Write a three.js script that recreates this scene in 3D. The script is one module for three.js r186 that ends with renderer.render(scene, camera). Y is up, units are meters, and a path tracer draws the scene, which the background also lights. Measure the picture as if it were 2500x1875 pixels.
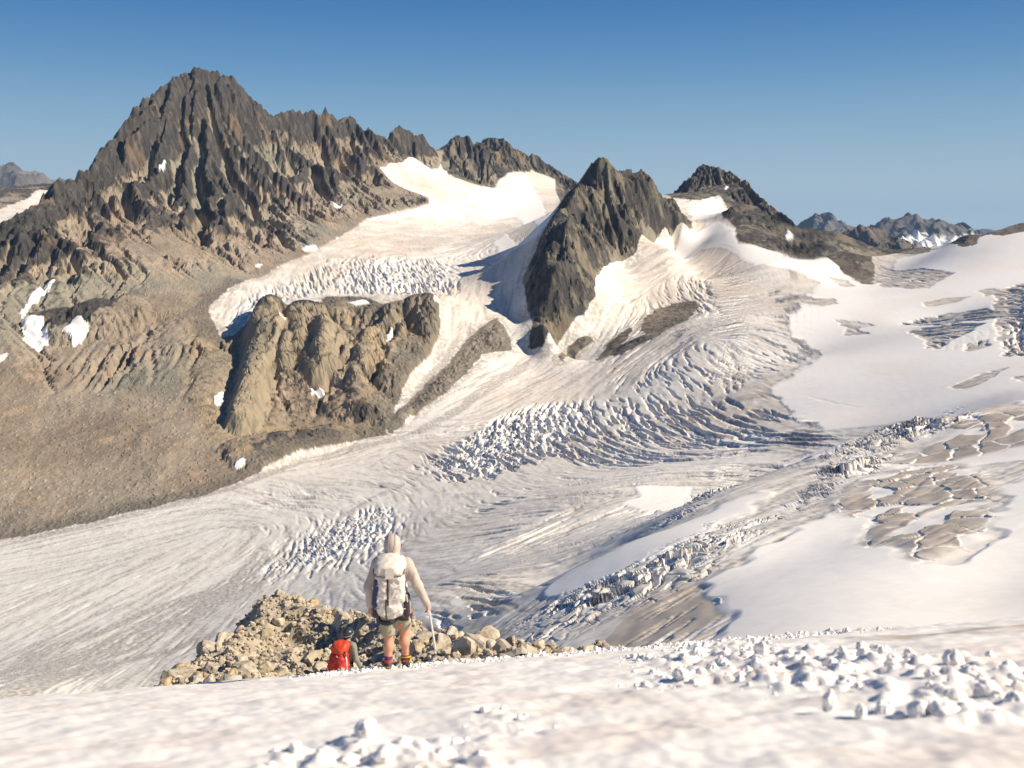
import * as THREE from 'three';
import { mergeGeometries, mergeVertices } from 'three/addons/utils/BufferGeometryUtils.js';

// ---------- camera, sky, sun, exposure ----------
const scene = new THREE.Scene();
const camera = new THREE.PerspectiveCamera(40, 4 / 3, 0.1, 60000);
camera.position.set(0, 0, 0);
camera.rotation.set(-7.85 * Math.PI / 180, 0, 0);
camera.focus = 32;                       // sharp from the hikers to the peaks, the snow at our feet soft
camera.userData.fStop = 1.8;
const SUN_ELEVATION = 36 * Math.PI / 180, SUN_AZIMUTH = 101 * Math.PI / 180;   // azimuth clockwise from the view direction
const sunDir = new THREE.Vector3(Math.sin(SUN_AZIMUTH) * Math.cos(SUN_ELEVATION), Math.sin(SUN_ELEVATION), -Math.cos(SUN_AZIMUTH) * Math.cos(SUN_ELEVATION));
const sun = new THREE.DirectionalLight(new THREE.Color(1.0, 0.885, 0.72), 5.0);
sun.position.copy(sunDir).multiplyScalar(3000); sun.target.position.set(0, 0, 0);
sun.castShadow = true; sun.shadow.radius = 1; sun.shadow.mapSize.set(4096, 4096);
Object.assign(sun.shadow.camera, { left: -2500, right: 2500, top: 2500, bottom: -2500, near: 10, far: 9000 });
scene.add(sun, sun.target);
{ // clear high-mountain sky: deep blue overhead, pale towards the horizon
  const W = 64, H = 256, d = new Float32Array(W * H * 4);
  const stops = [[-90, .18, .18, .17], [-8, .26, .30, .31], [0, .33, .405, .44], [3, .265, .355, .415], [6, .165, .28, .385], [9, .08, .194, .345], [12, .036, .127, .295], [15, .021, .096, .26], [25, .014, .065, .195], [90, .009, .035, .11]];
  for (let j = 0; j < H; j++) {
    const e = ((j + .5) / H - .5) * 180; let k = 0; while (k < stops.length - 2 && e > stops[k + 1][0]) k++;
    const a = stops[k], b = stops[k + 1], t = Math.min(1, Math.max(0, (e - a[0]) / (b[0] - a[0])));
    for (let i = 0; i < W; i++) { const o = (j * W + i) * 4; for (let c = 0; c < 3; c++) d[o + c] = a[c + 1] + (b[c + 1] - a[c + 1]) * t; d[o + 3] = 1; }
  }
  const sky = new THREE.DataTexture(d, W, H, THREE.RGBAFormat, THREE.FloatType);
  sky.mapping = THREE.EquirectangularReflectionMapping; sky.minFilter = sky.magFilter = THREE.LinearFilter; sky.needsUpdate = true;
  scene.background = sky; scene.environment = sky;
}
scene.fog = new THREE.FogExp2(new THREE.Color(.38, .62, 1), 0.000024);
const renderer = new THREE.WebGLRenderer({ antialias: true });
renderer.toneMapping = THREE.LinearToneMapping; renderer.toneMappingExposure = 1.52;
renderer.shadowMap.enabled = true; renderer.shadowMap.type = THREE.PCFSoftShadowMap;

// ---------- helpers ----------
let seed = 7;
function rnd() { seed = (seed + 0x6D2B79F5) | 0; let t = Math.imul(seed ^ (seed >>> 15), 1 | seed); t = (t + Math.imul(t ^ (t >>> 7), 61 | t)) ^ t; return ((t ^ (t >>> 14)) >>> 0) / 4294967296; }
const rr = (a, b) => a + (b - a) * rnd();
const lerp = (a, b, t) => a + (b - a) * t, clamp = (v, a = 0, b = 1) => v < a ? a : v > b ? b : v;
const sstep = (a, b, v) => { const t = clamp((v - a) / (b - a)); return t * t * (3 - 2 * t); };
const PERM = new Uint8Array(512), GX = new Float32Array(256), GY = new Float32Array(256), RV = new Float32Array(256);
{ const p = [...Array(256).keys()]; for (let i = 255; i > 0; i--) { const j = Math.floor(rnd() * (i + 1)); [p[i], p[j]] = [p[j], p[i]]; } for (let i = 0; i < 512; i++) PERM[i] = p[i & 255]; for (let i = 0; i < 256; i++) { const a = rnd() * 6.2832; GX[i] = Math.cos(a); GY[i] = Math.sin(a); RV[i] = rnd(); } }
function noise(x, y) {                    // gradient noise, about -0.7 .. 0.7
  const xi = Math.floor(x), yi = Math.floor(y), fx = x - xi, fy = y - yi, X = xi & 255, Y = yi & 255;
  const u = fx * fx * fx * (fx * (fx * 6 - 15) + 10), v = fy * fy * fy * (fy * (fy * 6 - 15) + 10);
  const a = PERM[PERM[X] + Y], b = PERM[PERM[X + 1] + Y], c = PERM[PERM[X] + Y + 1], d = PERM[PERM[X + 1] + Y + 1];
  const n0 = GX[a] * fx + GY[a] * fy, n1 = GX[b] * (fx - 1) + GY[b] * fy, n2 = GX[c] * fx + GY[c] * (fy - 1), n3 = GX[d] * (fx - 1) + GY[d] * (fy - 1);
  return (n0 + (n1 - n0) * u) * (1 - v) + (n2 + (n3 - n2) * u) * v;
}
function fbm(x, y, o) { let s = 0, a = 1, f = 1; for (let i = 0; i < o; i++) { s += a * noise(x * f + i * 17.3, y * f - i * 9.1); a *= .5; f *= 2.03; } return s; }
function ridged(x, y, o) { let s = 0, a = 1, f = 1, w = 1; for (let i = 0; i < o; i++) { let n = 1 - Math.abs(noise(x * f + i * 31.7, y * f + i * 11.9)) * 2; n *= n * w; w = clamp(n * 1.6); s += a * n; a *= .5; f *= 2.07; } return s; }
function noise3(x, y, z) { return (noise(x + z * .37, y - z * .61) + noise(y + x * .29 + 31, z + x * .53) + noise(z - y * .41, x + 57 - y * .33)) * .62; }
const wres = new Float32Array(4);
function worley(x, y) {                   // nearest, second nearest, id of the nearest cell, crossing angle
  const xi = Math.floor(x), yi = Math.floor(y); let d1 = 9, d2 = 9, id = 0, ax = 0, ay = 0;
  for (let j = -1; j <= 1; j++) for (let i = -1; i <= 1; i++) {
    const h = PERM[PERM[(xi + i) & 255] + ((yi + j) & 255)], px = xi + i + .1 + .8 * RV[h], py = yi + j + .1 + .8 * RV[PERM[h]];
    const d = Math.hypot(px - x, py - y); if (d < d1) { d2 = d1; d1 = d; id = h; ax = x - px; ay = y - py; } else if (d < d2) d2 = d;
  }
  wres[0] = d1; wres[1] = d2; wres[2] = id; wres[3] = ax * (RV[PERM[id + 1]] - .5) + ay * (RV[PERM[id + 2]] - .5); return wres;
}
const taken = {};
function numbered(n) { const k = taken[n] = (taken[n] ?? -1) + 1; return k ? `${n}_${String(k).padStart(3, '0')}` : n; }
function tag(o, label, category, group, kind) { if (label) o.userData.label = label; if (category) o.userData.category = category; if (group) o.userData.group = group; if (kind) o.userData.kind = kind; return o; }
function obj(name, geometry, material, parent) { const m = new THREE.Mesh(geometry, material); m.name = parent ? name : numbered(name); m.castShadow = m.receiveShadow = true; (parent || scene).add(m); return m; }
function thing(name, label, category, x, y, z, turn = 0, group) { const g = new THREE.Group(); g.name = numbered(name); g.position.set(x, y, z); g.rotation.y = turn; scene.add(g); return tag(g, label, category, group); }

// surveyed ground points [x, height, z] in metres, eye level = 0
const CTRL = [-429.6,-250.0,-859.1,-167.8,-225.0,-732.1,-93.7,-212.0,-812.8,-256.9,-232.0,-701.3,-338.6,-238.0,-671.5,40.5,-190.0,-966.0,-1.6,-172.0,-605.6,-18.0,-132.0,-372.5,57.5,-160.0,-660.1,52.0,-134.0,-471.8,24.5,-124.0,-374.9,147.6,-165.0,-838.9,206.8,-143.0,-781.1,274.7,-125.0,-778.7,324.1,-127.0,-1140.4,199.8,-143.0,-1146.7,102.4,-175.0,-1190.1,25.7,-165.0,-1323.1,57.7,-150.0,-1391.3,167.9,-85.0,-1571.1,291.1,-62.0,-1691.1,252.9,-18.0,-1688.9,386.2,-42.0,-1627.6,440.5,-70.0,-1472.0,-45.3,-205.0,-953.9,-161.1,-222.0,-882.4,-428.0,-248.0,-749.7,-330.7,-236.0,-573.3,-185.5,-215.0,-534.7,213.0,-143.0,-972.5,174.2,-126.0,-1345.4,279.7,-98.0,-1289.1,174.5,-160.0,-996.8,-218.2,-190.5,-427.6,-201.5,-198.3,-457.6,-248.2,-191.0,-410.9,337.0,28.2,-1971.4,570.4,-46.7,-1548.3,689.1,-20.4,-1770.6,823.1,2.4,-1712.5,651.5,-29.0,-1351.1,523.1,-58.4,-1080.0,478.5,-82.7,-1154.8,411.8,-94.9,-1180.2,403.4,-88.4,-826.9,346.7,-103.6,-830.6,308.3,-92.4,-628.5,931.3,2.3,-1656.1,591.6,-56.5,-1044.0,338.5,-86.7,-589.8,465.5,-74.3,-1373.3,577.6,-48.8,-1330.0,245.8,-82.1,-500.0,269.2,-75.2,-468.3,199.1,-89.3,-500.0,168.2,-95.6,-500.0,119.3,-98.5,-448.6,84.3,-100.1,-413.1,60.7,-104.8,-391.5,31.4,-109.9,-357.6,120.2,-77.9,-298.6,93.2,-70.7,-230.0,80.5,-70.0,-197.5,59.1,-70.4,-186.2,104.3,-68.6,-207.5,89.7,-65.5,-177.7,132.2,-69.2,-265.4,172.4,-74.8,-348.2,110.5,-62.1,-187.9,183.4,-68.0,-316.6,163.3,-87.7,-408.2,104.0,-86.8,-332.9,73.5,-83.9,-272.9,59.7,-86.6,-290.6,48.2,-82.5,-232.8,39.2,-78.2,-196.8,21.2,-94.8,-238.6,24.3,-97.3,-274.6,5.2,-102.7,-258.5,-3.3,-109.5,-277.4,9.9,-106.5,-292.7,-32.5,-138.0,-405.6,-88.4,-180.0,-476.0,-121.1,-185.0,-434.1,260.0,-113.0,-540.8,289.2,-113.0,-514.2,217.3,-125.0,-559.3,183.7,-135.0,-560.7,147.5,-148.0,-571.3,0.0,-50.0,-100.0,0.0,-78.0,-170.0,24.5,-38.0,-81.4,32.5,-31.0,-67.6,-43.0,-80.0,-122.7,-92.9,-120.0,-177.1,-82.7,-165.0,-235.9,-143.0,-205.0,-297.4,-64.4,-150.0,-293.0,-22.3,-118.0,-249.0,11.4,-44.0,-89.3,-20.9,-68.0,-118.2,-177.7,-215.0,-301.5,0.0,-26.0,-45.0,19.6,-17.0,-34.9,-30.5,-38.0,-51.7,-15.3,-34.0,-58.0,-339.3,-240.0,-912.1,-268.1,-230.0,-986.3,-196.5,-218.0,-1083.3,-128.1,-208.0,-1122.2,-76.8,-190.0,-1183.6,-31.5,-170.0,-1272.2,14.5,-148.0,-1372.7,-492.9,-256.0,-833.0,-501.3,-217.6,-1012.7,-572.5,-171.6,-1167.2,-647.0,-107.0,-1331.1,-704.8,-53.5,-1458.7,-580.3,-213.4,-992.8,-746.7,-104.6,-1300.9,-413.3,-219.1,-1019.4,-479.1,-175.3,-1192.4,-543.8,-109.8,-1365.7,-592.5,-54.9,-1497.0,-644.4,10.8,-1637.8,-685.5,71.4,-1750.6,-336.5,-205.3,-1068.3,-370.5,-174.0,-1183.4,-404.1,-133.1,-1298.6,-449.2,-84.9,-1452.1,-499.9,-31.4,-1624.8,-607.2,26.3,-1736.9,-536.2,27.3,-1801.9,-652.5,109.9,-1901.1,-570.9,113.2,-1958.5,-599.9,208.4,-2085.4,-615.2,283.9,-2164.3,-666.9,220.2,-2033.4,-543.9,198.0,-2162.7,-510.1,99.4,-2016.5,-468.6,12.1,-1841.3,-491.6,159.1,-2257.1,-453.7,58.0,-2070.9,-393.3,-19.8,-1858.9,-399.0,-57.7,-1673.1,-418.3,168.7,-2393.7,-384.4,61.2,-2186.5,-357.7,13.3,-2028.7,-370.1,-31.2,-1822.8,-320.9,119.8,-2428.9,-246.6,74.8,-2316.9,-179.2,75.9,-2353.2,-285.1,160.3,-2584.3,-355.3,200.1,-2535.2,-462.5,221.2,-2416.1,-397.3,231.5,-2529.0,-422.5,-70.0,-1543.2,-406.9,-99.7,-1391.7,-251.9,185.7,-2838.8,-221.3,209.6,-2921.6,-123.4,133.0,-2697.2,-7.6,142.9,-2950.0,165.8,136.8,-3095.6,-6.5,59.3,-2500.0,-158.6,45.6,-2344.6,42.0,14.5,-2199.6,-182.9,-4.1,-2041.8,-46.4,-36.7,-1899.4,-241.9,-35.0,-1813.9,-300.2,-54.7,-1693.6,-183.4,-63.7,-1639.8,-110.2,-69.8,-1616.2,-78.2,-61.9,-1688.2,-376.3,-71.5,-1575.7,-384.4,-106.3,-1398.1,-324.7,-85.6,-1464.4,-233.6,-80.1,-1542.4,-142.7,-75.3,-1583.6,-303.5,-94.9,-1366.7,-214.4,-85.8,-1413.8,-147.1,-84.4,-1422.4,-102.0,-81.4,-1446.4,-308.8,-197.8,-1107.8,-259.1,-195.2,-1151.2,-181.5,-199.4,-1145.7,-279.5,-155.8,-1249.1,-197.5,-156.4,-1254.6,-142.8,-157.4,-1261.9,-121.3,-142.7,-1334.5,-348.6,-139.5,-1304.2,-68.7,-92.9,-1478.4,-65.2,-124.8,-1398.5,-94.4,-160.4,-1286.5,-124.1,-190.0,-1183.5,-28.3,-124.9,-1399.7,-38.7,-154.0,-1329.4,-4.0,-82.2,-1520.0,10.7,-33.8,-1750.0,61.7,8.5,-1919.0,87.5,55.6,-2148.2,-10.2,-110.2,-1450.0,12.1,-110.6,-1454.9,26.7,-142.4,-1377.7,56.9,-136.0,-1374.8,99.1,-106.8,-1446.6,129.2,-60.8,-1564.7,168.5,-37.6,-1651.4,225.7,-3.6,-1765.6,277.6,20.2,-1859.4,42.0,-111.3,-1384.4,56.5,-53.3,-1453.9,38.1,-54.2,-1479.5,84.4,10.3,-1567.7,63.1,3.6,-1578.7,103.8,64.5,-1666.8,96.2,74.6,-1687.3,115.5,89.7,-1716.1,131.7,95.9,-1735.0,143.1,47.7,-1704.0,193.5,49.3,-1759.4,171.1,-3.4,-1681.3,111.9,-30.2,-1566.0,78.6,-78.3,-1447.9,139.0,129.5,-1794.6,165.6,124.4,-1797.4,186.0,109.7,-1805.4,203.1,104.3,-1818.7,215.8,109.5,-1827.3,232.8,98.3,-1835.3,259.3,79.5,-1851.9,286.3,56.3,-1868.2,312.1,35.0,-1884.3,130.1,100.1,-1785.3,249.4,43.5,-1833.1,124.9,60.0,-1996.1,163.9,70.0,-1943.1,218.4,55.0,-1978.0,281.7,45.0,-2000.3,-757.3,17.2,-1577.6,-798.4,-20.3,-1663.3,-744.6,40.0,-1627.8,-737.6,70.7,-1696.6,-775.5,33.2,-1783.7,-730.6,88.2,-1743.1,-729.5,110.6,-1808.4,-765.1,73.1,-1896.5,-733.6,139.0,-1882.1,-728.2,177.7,-1959.0,-794.4,27.7,-2137.1,-721.3,216.5,-2014.8,-713.4,248.4,-2070.5,-775.3,98.4,-2250.2,-701.2,276.8,-2116.9,-691.8,295.6,-2151.5,-749.9,145.6,-2332.4,-676.6,316.0,-2187.8,-656.0,336.4,-2214.9,-710.0,186.4,-2397.1,-637.7,343.4,-2230.6,-624.9,336.3,-2244.6,-675.9,186.3,-2427.7,-610.4,344.3,-2248.6,-600.8,337.0,-2261.6,-649.6,187.0,-2445.2,-587.4,329.6,-2275.4,-572.6,319.8,-2299.8,-618.5,169.8,-2484.2,-556.7,298.2,-2324.2,-543.5,284.3,-2337.7,-586.5,134.3,-2522.7,-531.5,274.6,-2371.2,-518.5,267.3,-2394.5,-558.8,117.3,-2580.2,-508.8,279.0,-2427.2,-490.6,286.1,-2461.6,-527.8,136.1,-2647.9,-472.1,283.7,-2485.6,-448.4,292.9,-2520.4,-481.7,142.9,-2707.5,-438.0,304.0,-2542.5,-426.3,291.6,-2554.7,-457.5,141.6,-2742.1,-405.6,282.4,-2588.4,-388.2,290.4,-2621.4,-416.1,140.4,-2809.4,-370.7,276.3,-2654.2,-360.3,260.6,-2675.9,-385.7,110.6,-2864.2,-339.4,259.1,-2718.9,-321.2,252.8,-2761.4,-343.1,102.8,-2950.1,-322.7,283.6,-2861.9,-344.0,153.6,-3050.7,-308.9,294.1,-2883.5,-294.0,283.0,-2905.2,-313.1,153.0,-3094.2,-281.5,292.8,-2906.4,-267.8,284.2,-2917.7,-285.1,154.2,-3106.9,-234.8,266.7,-2940.6,-204.4,244.6,-2973.0,-217.5,114.6,-3162.5,-193.0,248.9,-2993.8,-169.9,278.7,-3045.3,-180.5,148.7,-3235.0,-153.1,290.6,-3076.2,-127.6,288.7,-3097.4,-135.4,158.7,-3287.2,-101.8,269.7,-3118.3,-94.3,284.6,-3138.6,-100.0,154.6,-3328.5,-62.2,292.2,-3149.4,-35.3,289.2,-3159.8,-37.4,159.2,-3349.8,19.3,259.3,-3199.9,75.3,233.8,-3239.1,79.7,103.8,-3429.1,132.8,194.9,-3277.3,190.6,159.6,-3294.5,201.6,29.6,-3484.2,357.3,101.1,-2403.6,380.8,-8.9,-2561.8,387.1,114.6,-2429.3,408.5,137.3,-2466.4,434.7,27.3,-2624.2,428.6,158.9,-2493.4,447.6,166.3,-2510.4,475.7,56.3,-2667.9,468.6,162.9,-2506.6,492.8,158.8,-2491.7,523.8,48.8,-2648.7,525.2,136.2,-2464.7,557.8,97.6,-2416.5,593.8,-12.4,-2572.4,588.7,60.2,-2367.9,614.0,33.2,-2320.1,654.9,-76.8,-2474.8,-168.5,178.3,-2875.1,-84.3,145.9,-2958.8,-85.8,212.8,-3018.8,58.6,168.1,-3089.4,-254.1,226.4,-2868.8,370.0,58.9,-2168.7,439.4,81.7,-2288.2,367.1,87.8,-2270.5,505.3,96.6,-2366.7,436.0,132.8,-2441.4,476.8,128.3,-2433.7,513.4,108.4,-2405.8,547.3,71.4,-2367.6,450.3,61.2,-1948.6,426.4,63.7,-1974.5,392.4,38.8,-1910.1,486.6,27.0,-1888.3,512.1,19.4,-1860.8,548.3,11.2,-1819.2,568.4,0.2,-1781.5,575.9,-12.5,-1737.0,373.0,10.4,-1812.0,381.8,-9.6,-1759.0,417.4,-19.9,-1730.4,452.3,-31.2,-1690.5,483.5,-35.3,-1645.4,507.0,-58.5,-1559.7,512.8,-63.5,-1515.6,569.1,-31.9,-1654.9,542.8,-51.4,-1589.9,620.9,-15.8,-1774.5,658.7,-21.2,-1771.5,520.3,-10.9,-1723.2,454.7,12.0,-1824.2,370.6,30.8,-1924.6,481.6,20.0,-2074.8,557.9,-40.0,-2024.5,626.1,-60.0,-1962.5,740.5,-110.0,-2018.5,818.7,-70.0,-1933.8,909.9,-50.0,-1892.7,1029.5,-50.0,-1830.3,608.8,120.0,-2835.4,781.7,-150.0,-2792.7,653.4,-8.7,-1591.1,670.5,2.2,-1583.9,687.8,3.6,-1576.5,686.5,6.2,-1555.2,707.6,8.8,-1545.7,727.2,13.9,-1514.5,772.6,22.6,-1491.8,629.0,-16.1,-1514.6,661.7,-9.2,-1456.8,-1182.0,34.3,-2259.5,-1145.7,46.5,-2389.5,-1216.5,86.7,-2687.5,-1284.6,132.0,-2985.4,-1710.7,126.9,-3280.8,-1660.5,141.7,-3473.5,-1667.1,175.7,-3691.0,-1659.1,190.2,-3858.4,-1918.0,124.1,-3395.8,-1411.3,174.4,-3420.3,-931.5,-5.0,-1937.7,-1030.2,-30.0,-1887.1,-1024.2,60.0,-2389.8,-1575.6,60.0,-4000.9,-2172.2,120.0,-3826.4,-866.0,-100.0,-3287.9,-608.3,-50.0,-3446.7,-347.8,-50.0,-3884.5,-11.0,0.0,-4200.0,352.9,-100.0,-4185.1,607.7,-100.0,-3548.3,1039.7,-420.0,-3446.6,1303.9,-450.0,-3355.6,1559.8,-450.0,-3244.5,1764.8,-400.0,-3137.7,218.5,90.0,-2590.8,348.0,60.0,-3281.6,977.9,-250.0,-2516.7,1323.6,-180.0,-2353.3];
const ROCK = {"left":[[-466,-839],[-429,-857],[-386,-876],[-339,-911],[-290,-941],[-247,-1009],[-216,-1059],[-170,-1098],[-137,-1115],[-132,-1156],[-132,-1195],[-103,-1322],[-94,-1382],[-107,-1521],[-148,-1429],[-177,-1415],[-221,-1468],[-262,-1495],[-257,-1411],[-293,-1379],[-336,-1434],[-341,-1370],[-351,-1339],[-367,-1332],[-389,-1369],[-409,-1424],[-414,-1490],[-405,-1608],[-382,-1731],[-340,-1922],[-312,-2110],[-300,-2186],[-243,-2280],[-181,-2348],[-193,-2461],[-276,-2497],[-311,-2541],[-293,-2604],[-268,-2633],[-194,-2941],[-195,-3014],[-183,-4396],[-2294,-3754],[-802,-1267]],"back":[[-194,-2941],[-172,-2853],[-147,-2824],[-80,-2802],[-40,-2978],[5,-3047],[59,-3126],[127,-3139],[97,-1710],[230,-3442],[256,-4393],[-183,-4396]],"moraine":[[-132,-1114],[-107,-1171],[-79,-1219],[-54,-1293],[-39,-1347],[1,-1372],[-7,-1411],[-20,-1452],[-62,-1379],[-85,-1294],[-111,-1216],[-133,-1153]],"nunatak":[[21,-1379],[41,-1361],[62,-1410],[99,-1448],[116,-1485],[125,-1560],[134,-1585],[161,-1647],[196,-1674],[232,-1789],[248,-1824],[282,-1863],[314,-1875],[336,-1961],[255,-1994],[156,-1954],[93,-1798],[59,-1619],[30,-1559],[15,-1537],[19,-1481],[27,-1417]],"peak":[[337,-2396],[339,-2263],[373,-2244],[394,-2254],[433,-2310],[453,-2329],[450,-2214],[462,-2151],[598,-2169],[691,-2507],[693,-3226],[444,-2967]],"ridge":[[382,-1932],[385,-1890],[384,-1827],[375,-1774],[396,-1755],[431,-1723],[466,-1673],[495,-1673],[500,-1592],[504,-1524],[504,-1480],[551,-1610],[572,-1694],[605,-1686],[630,-1601],[717,-1824],[656,-1900],[571,-2042],[447,-2083],[385,-1973]],"bump":[[653,-1598],[637,-1510],[647,-1488],[667,-1526],[682,-1532],[733,-1677],[683,-1665]],"bump2":[[674,-1535],[684,-1523],[686,-1491],[703,-1492],[719,-1474],[757,-1461],[829,-1598],[720,-1639]],"islet":[[182,-1461],[213,-1520],[238,-1536],[268,-1535],[262,-1488],[238,-1414],[213,-1386],[184,-1333],[161,-1330],[137,-1323],[121,-1342],[131,-1384],[177,-1391],[175,-1430]],"islet2":[[109,-1346],[126,-1407],[161,-1438],[164,-1423],[143,-1387],[113,-1324]],"islet3":[[59,-1342],[74,-1411],[103,-1427],[112,-1421],[86,-1405],[64,-1331]]};
const SNOW = {"a":[[-280,-2619],[-194,-2941],[-169,-2846],[-194,-2711],[-235,-2643]],"b":[[-117,-2547],[-90,-2728],[-40,-2974],[59,-3083],[97,-1698],[104,-1663],[71,-1644],[15,-2441],[-48,-2395],[-64,-2406],[-77,-2519],[-130,-2484]],"c":[[-309,-2186],[-242,-2268],[-183,-2341],[-178,-2477],[-167,-2411],[-181,-2311],[-238,-2228],[-289,-2180]],"d":[[-315,-2543],[-300,-2570],[-264,-2504],[-195,-2497],[-177,-2464],[-212,-2385],[-279,-2473]],"e":[[-38,-1999],[-14,-2051],[70,-1640],[84,-1631],[38,-1597],[3,-1644],[-26,-1963]],"f":[[228,-1783],[249,-1825],[375,-1928],[381,-1811],[374,-1769],[431,-1723],[464,-1666],[496,-1665],[499,-1579],[504,-1480],[593,-1631],[630,-1619],[719,-1474],[805,-1411],[350,-601],[221,-450],[265,-666],[240,-704],[226,-731],[222,-826],[229,-850],[234,-961],[265,-1006],[316,-1095],[335,-1149],[323,-1203],[331,-1270],[388,-1406],[444,-1528],[426,-1590],[392,-1624],[367,-1740],[351,-1777],[312,-1820],[236,-1674],[231,-1774]],"g":[[66,-627],[80,-661],[93,-662],[115,-647],[86,-411],[103,-611],[83,-584],[69,-590]],"h":[[7,-320],[18,-338],[34,-337],[60,-356],[75,-366],[95,-398],[95,-383],[66,-323],[48,-301],[23,-296],[10,-307]],"i":[[36,-194],[44,-219],[48,-241],[47,-261],[62,-277],[80,-298],[102,-328],[112,-334],[96,-282],[87,-242],[89,-222],[97,-220],[113,-245],[147,-314],[155,-312],[175,-281],[71,-111],[66,-129],[54,-147],[44,-161]],"j":[[176,-672],[192,-677],[223,-690],[155,-466],[129,-441]],"k":[[345,-2128],[392,-2242],[443,-2308],[443,-2182],[394,-1961],[338,-2002]],"l":[[59,-1422],[136,-1610],[232,-1789],[251,-1811],[158,-1619],[129,-1518]],"m":[[147,-409],[167,-418],[180,-409],[197,-399],[211,-366],[191,-330],[172,-348],[161,-370],[139,-355]]};
const DIRTY = {"a":[[560,-1617],[577,-1496],[578,-1389],[521,-1331],[498,-1433],[539,-1573]],"b":[[467,-1563],[491,-1551],[484,-1488],[466,-1472],[464,-1540]],"c":[[393,-1425],[424,-1395],[416,-1349],[390,-1338],[382,-1386]],"d":[[375,-1247],[397,-1215],[410,-1174],[387,-1182],[392,-1150],[369,-1175],[380,-1195]],"e":[[426,-1162],[484,-1168],[483,-1054],[467,-1019],[443,-1067],[431,-1122]],"f":[[417,-1110],[444,-1059],[453,-1016],[409,-973],[378,-937],[398,-1029]],"g":[[401,-939],[420,-931],[411,-901],[383,-882]],"h":[[323,-765],[348,-783],[367,-780],[350,-758],[321,-735]],"i":[[555,-1216],[596,-1233],[394,-807],[388,-829],[458,-999]],"j":[[482,-1250],[509,-1245],[531,-1221],[505,-1208],[477,-1217]],"k":[[548,-1247],[565,-1238],[560,-1202],[539,-1201]],"m":[[21,-234],[30,-251],[40,-264],[47,-259],[47,-236],[43,-215],[36,-194],[27,-202]],"l":[[349,-725],[363,-687],[334,-632],[336,-694]]};
const PATCH = {"a":[[-639,-1931],[-641,-1980],[-637,-1988],[-633,-1958],[-633,-1931]],"c":[[-640,-1370],[-648,-1429],[-646,-1477],[-636,-1477],[-634,-1440],[-636,-1393],[-633,-1362]],"d":[[-631,-1358],[-621,-1355],[-602,-1355],[-586,-1325],[-570,-1296],[-583,-1283],[-601,-1295]],"e":[[-563,-1311],[-554,-1346],[-542,-1333],[-531,-1323],[-538,-1289],[-547,-1305]],"f":[[-379,-2250],[-365,-2275],[-350,-2247],[-349,-2216],[-367,-2226]],"g":[[-371,-1876],[-366,-1906],[-346,-1911],[-349,-1882],[-364,-1866]],"h":[[-415,-1703],[-411,-1726],[-402,-1721],[-406,-1705]],"i":[[-617,-1252],[-603,-1259],[-600,-1242],[-605,-1226]],"j":[[-236,-1214],[-228,-1220],[-212,-1212],[-222,-1203],[-230,-1197]],"k":[[-296,-1332],[-294,-1342],[-284,-1335],[-288,-1318]],"l":[[-333,-1165],[-331,-1187],[-326,-1183],[-324,-1155],[-326,-1144]],"m":[[-222,-1420],[-200,-1425],[-190,-1416],[-207,-1403]],"n":[[-272,-1011],[-269,-1026],[-261,-1021],[-265,-1010]],"o":[[-160,-1323],[-156,-1354],[-150,-1362],[-152,-1338],[-156,-1318]],"p":[[453,-1770],[477,-1844],[478,-1803],[468,-1775]],"q":[[468,-2377],[484,-2418],[485,-2401],[473,-2371]],"r":[[-106,-1437],[-104,-1501],[-99,-1427],[-105,-1421]]};
const FARICE = [[-1181,-2166],[-1084,-2258],[-1143,-2522],[-1271,-2982],[-1413,-3372],[-1424,-3346],[-1269,-2805],[-1213,-2533],[-1272,-2336]];
const PEAKS = {"left":[-640,-2240],"nunatak":[152,-1824],"peak":[460,-2518],"ridge":[511,-1985],"back":[-148,-3247]};
const RIDGELINE = [-611,-2259,-321,-2761];
const STEP = [[-409,-1431],[-349,-1458],[-266,-1496],[-160,-1424],[-104,-1501],[-94,-1382],[-103,-1322],[-132,-1195],[-134,-1134],[-198,-1095],[-262,-1033],[-324,-1092],[-389,-1245],[-410,-1361]];
const DARK = {"a":[[-279,-1067],[-251,-1112],[-192,-1116],[-149,-1094],[-193,-1062],[-247,-1010]],"b":[[-205,-1150],[-133,-1172],[-134,-1128],[-194,-1125]],"c":[[-615,-1357],[-601,-1405],[-550,-1449],[-516,-1424],[-520,-1366],[-539,-1337],[-581,-1326]],"d":[[-555,-1088],[-519,-1103],[-500,-1077],[-504,-1038],[-525,-1024]],"e":[[-332,-1177],[-318,-1251],[-290,-1164],[-291,-1115],[-315,-1094]]};
const BAND = [[[[-225,-417],[-218,-427],[-227,-516],[-211,-571],[-185,-619],[-168,-676],[-162,-735]],15,1.5],[[[-237,-440],[-260,-564],[-227,-615],[-202,-648]],7,0.9],[[[-215,-420],[-205,-493],[-183,-515],[-167,-540]],6,1.0],[[[-168,-676],[-148,-768],[-118,-860],[-85,-926]],5,0.35],[[[-217,-1038],[-167,-1080],[-103,-1117],[-56,-1183],[14,-1335]],8,0.6],[[[-421,-841],[-328,-902],[-263,-966],[-209,-1046]],5,0.8],[[[-66,-1416],[-85,-1319],[-111,-1216]],5,0.5],[[[437,-1689],[416,-1564]],5,0.9],[[[194,-961],[237,-931],[288,-1028]],9,0.4]];
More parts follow.
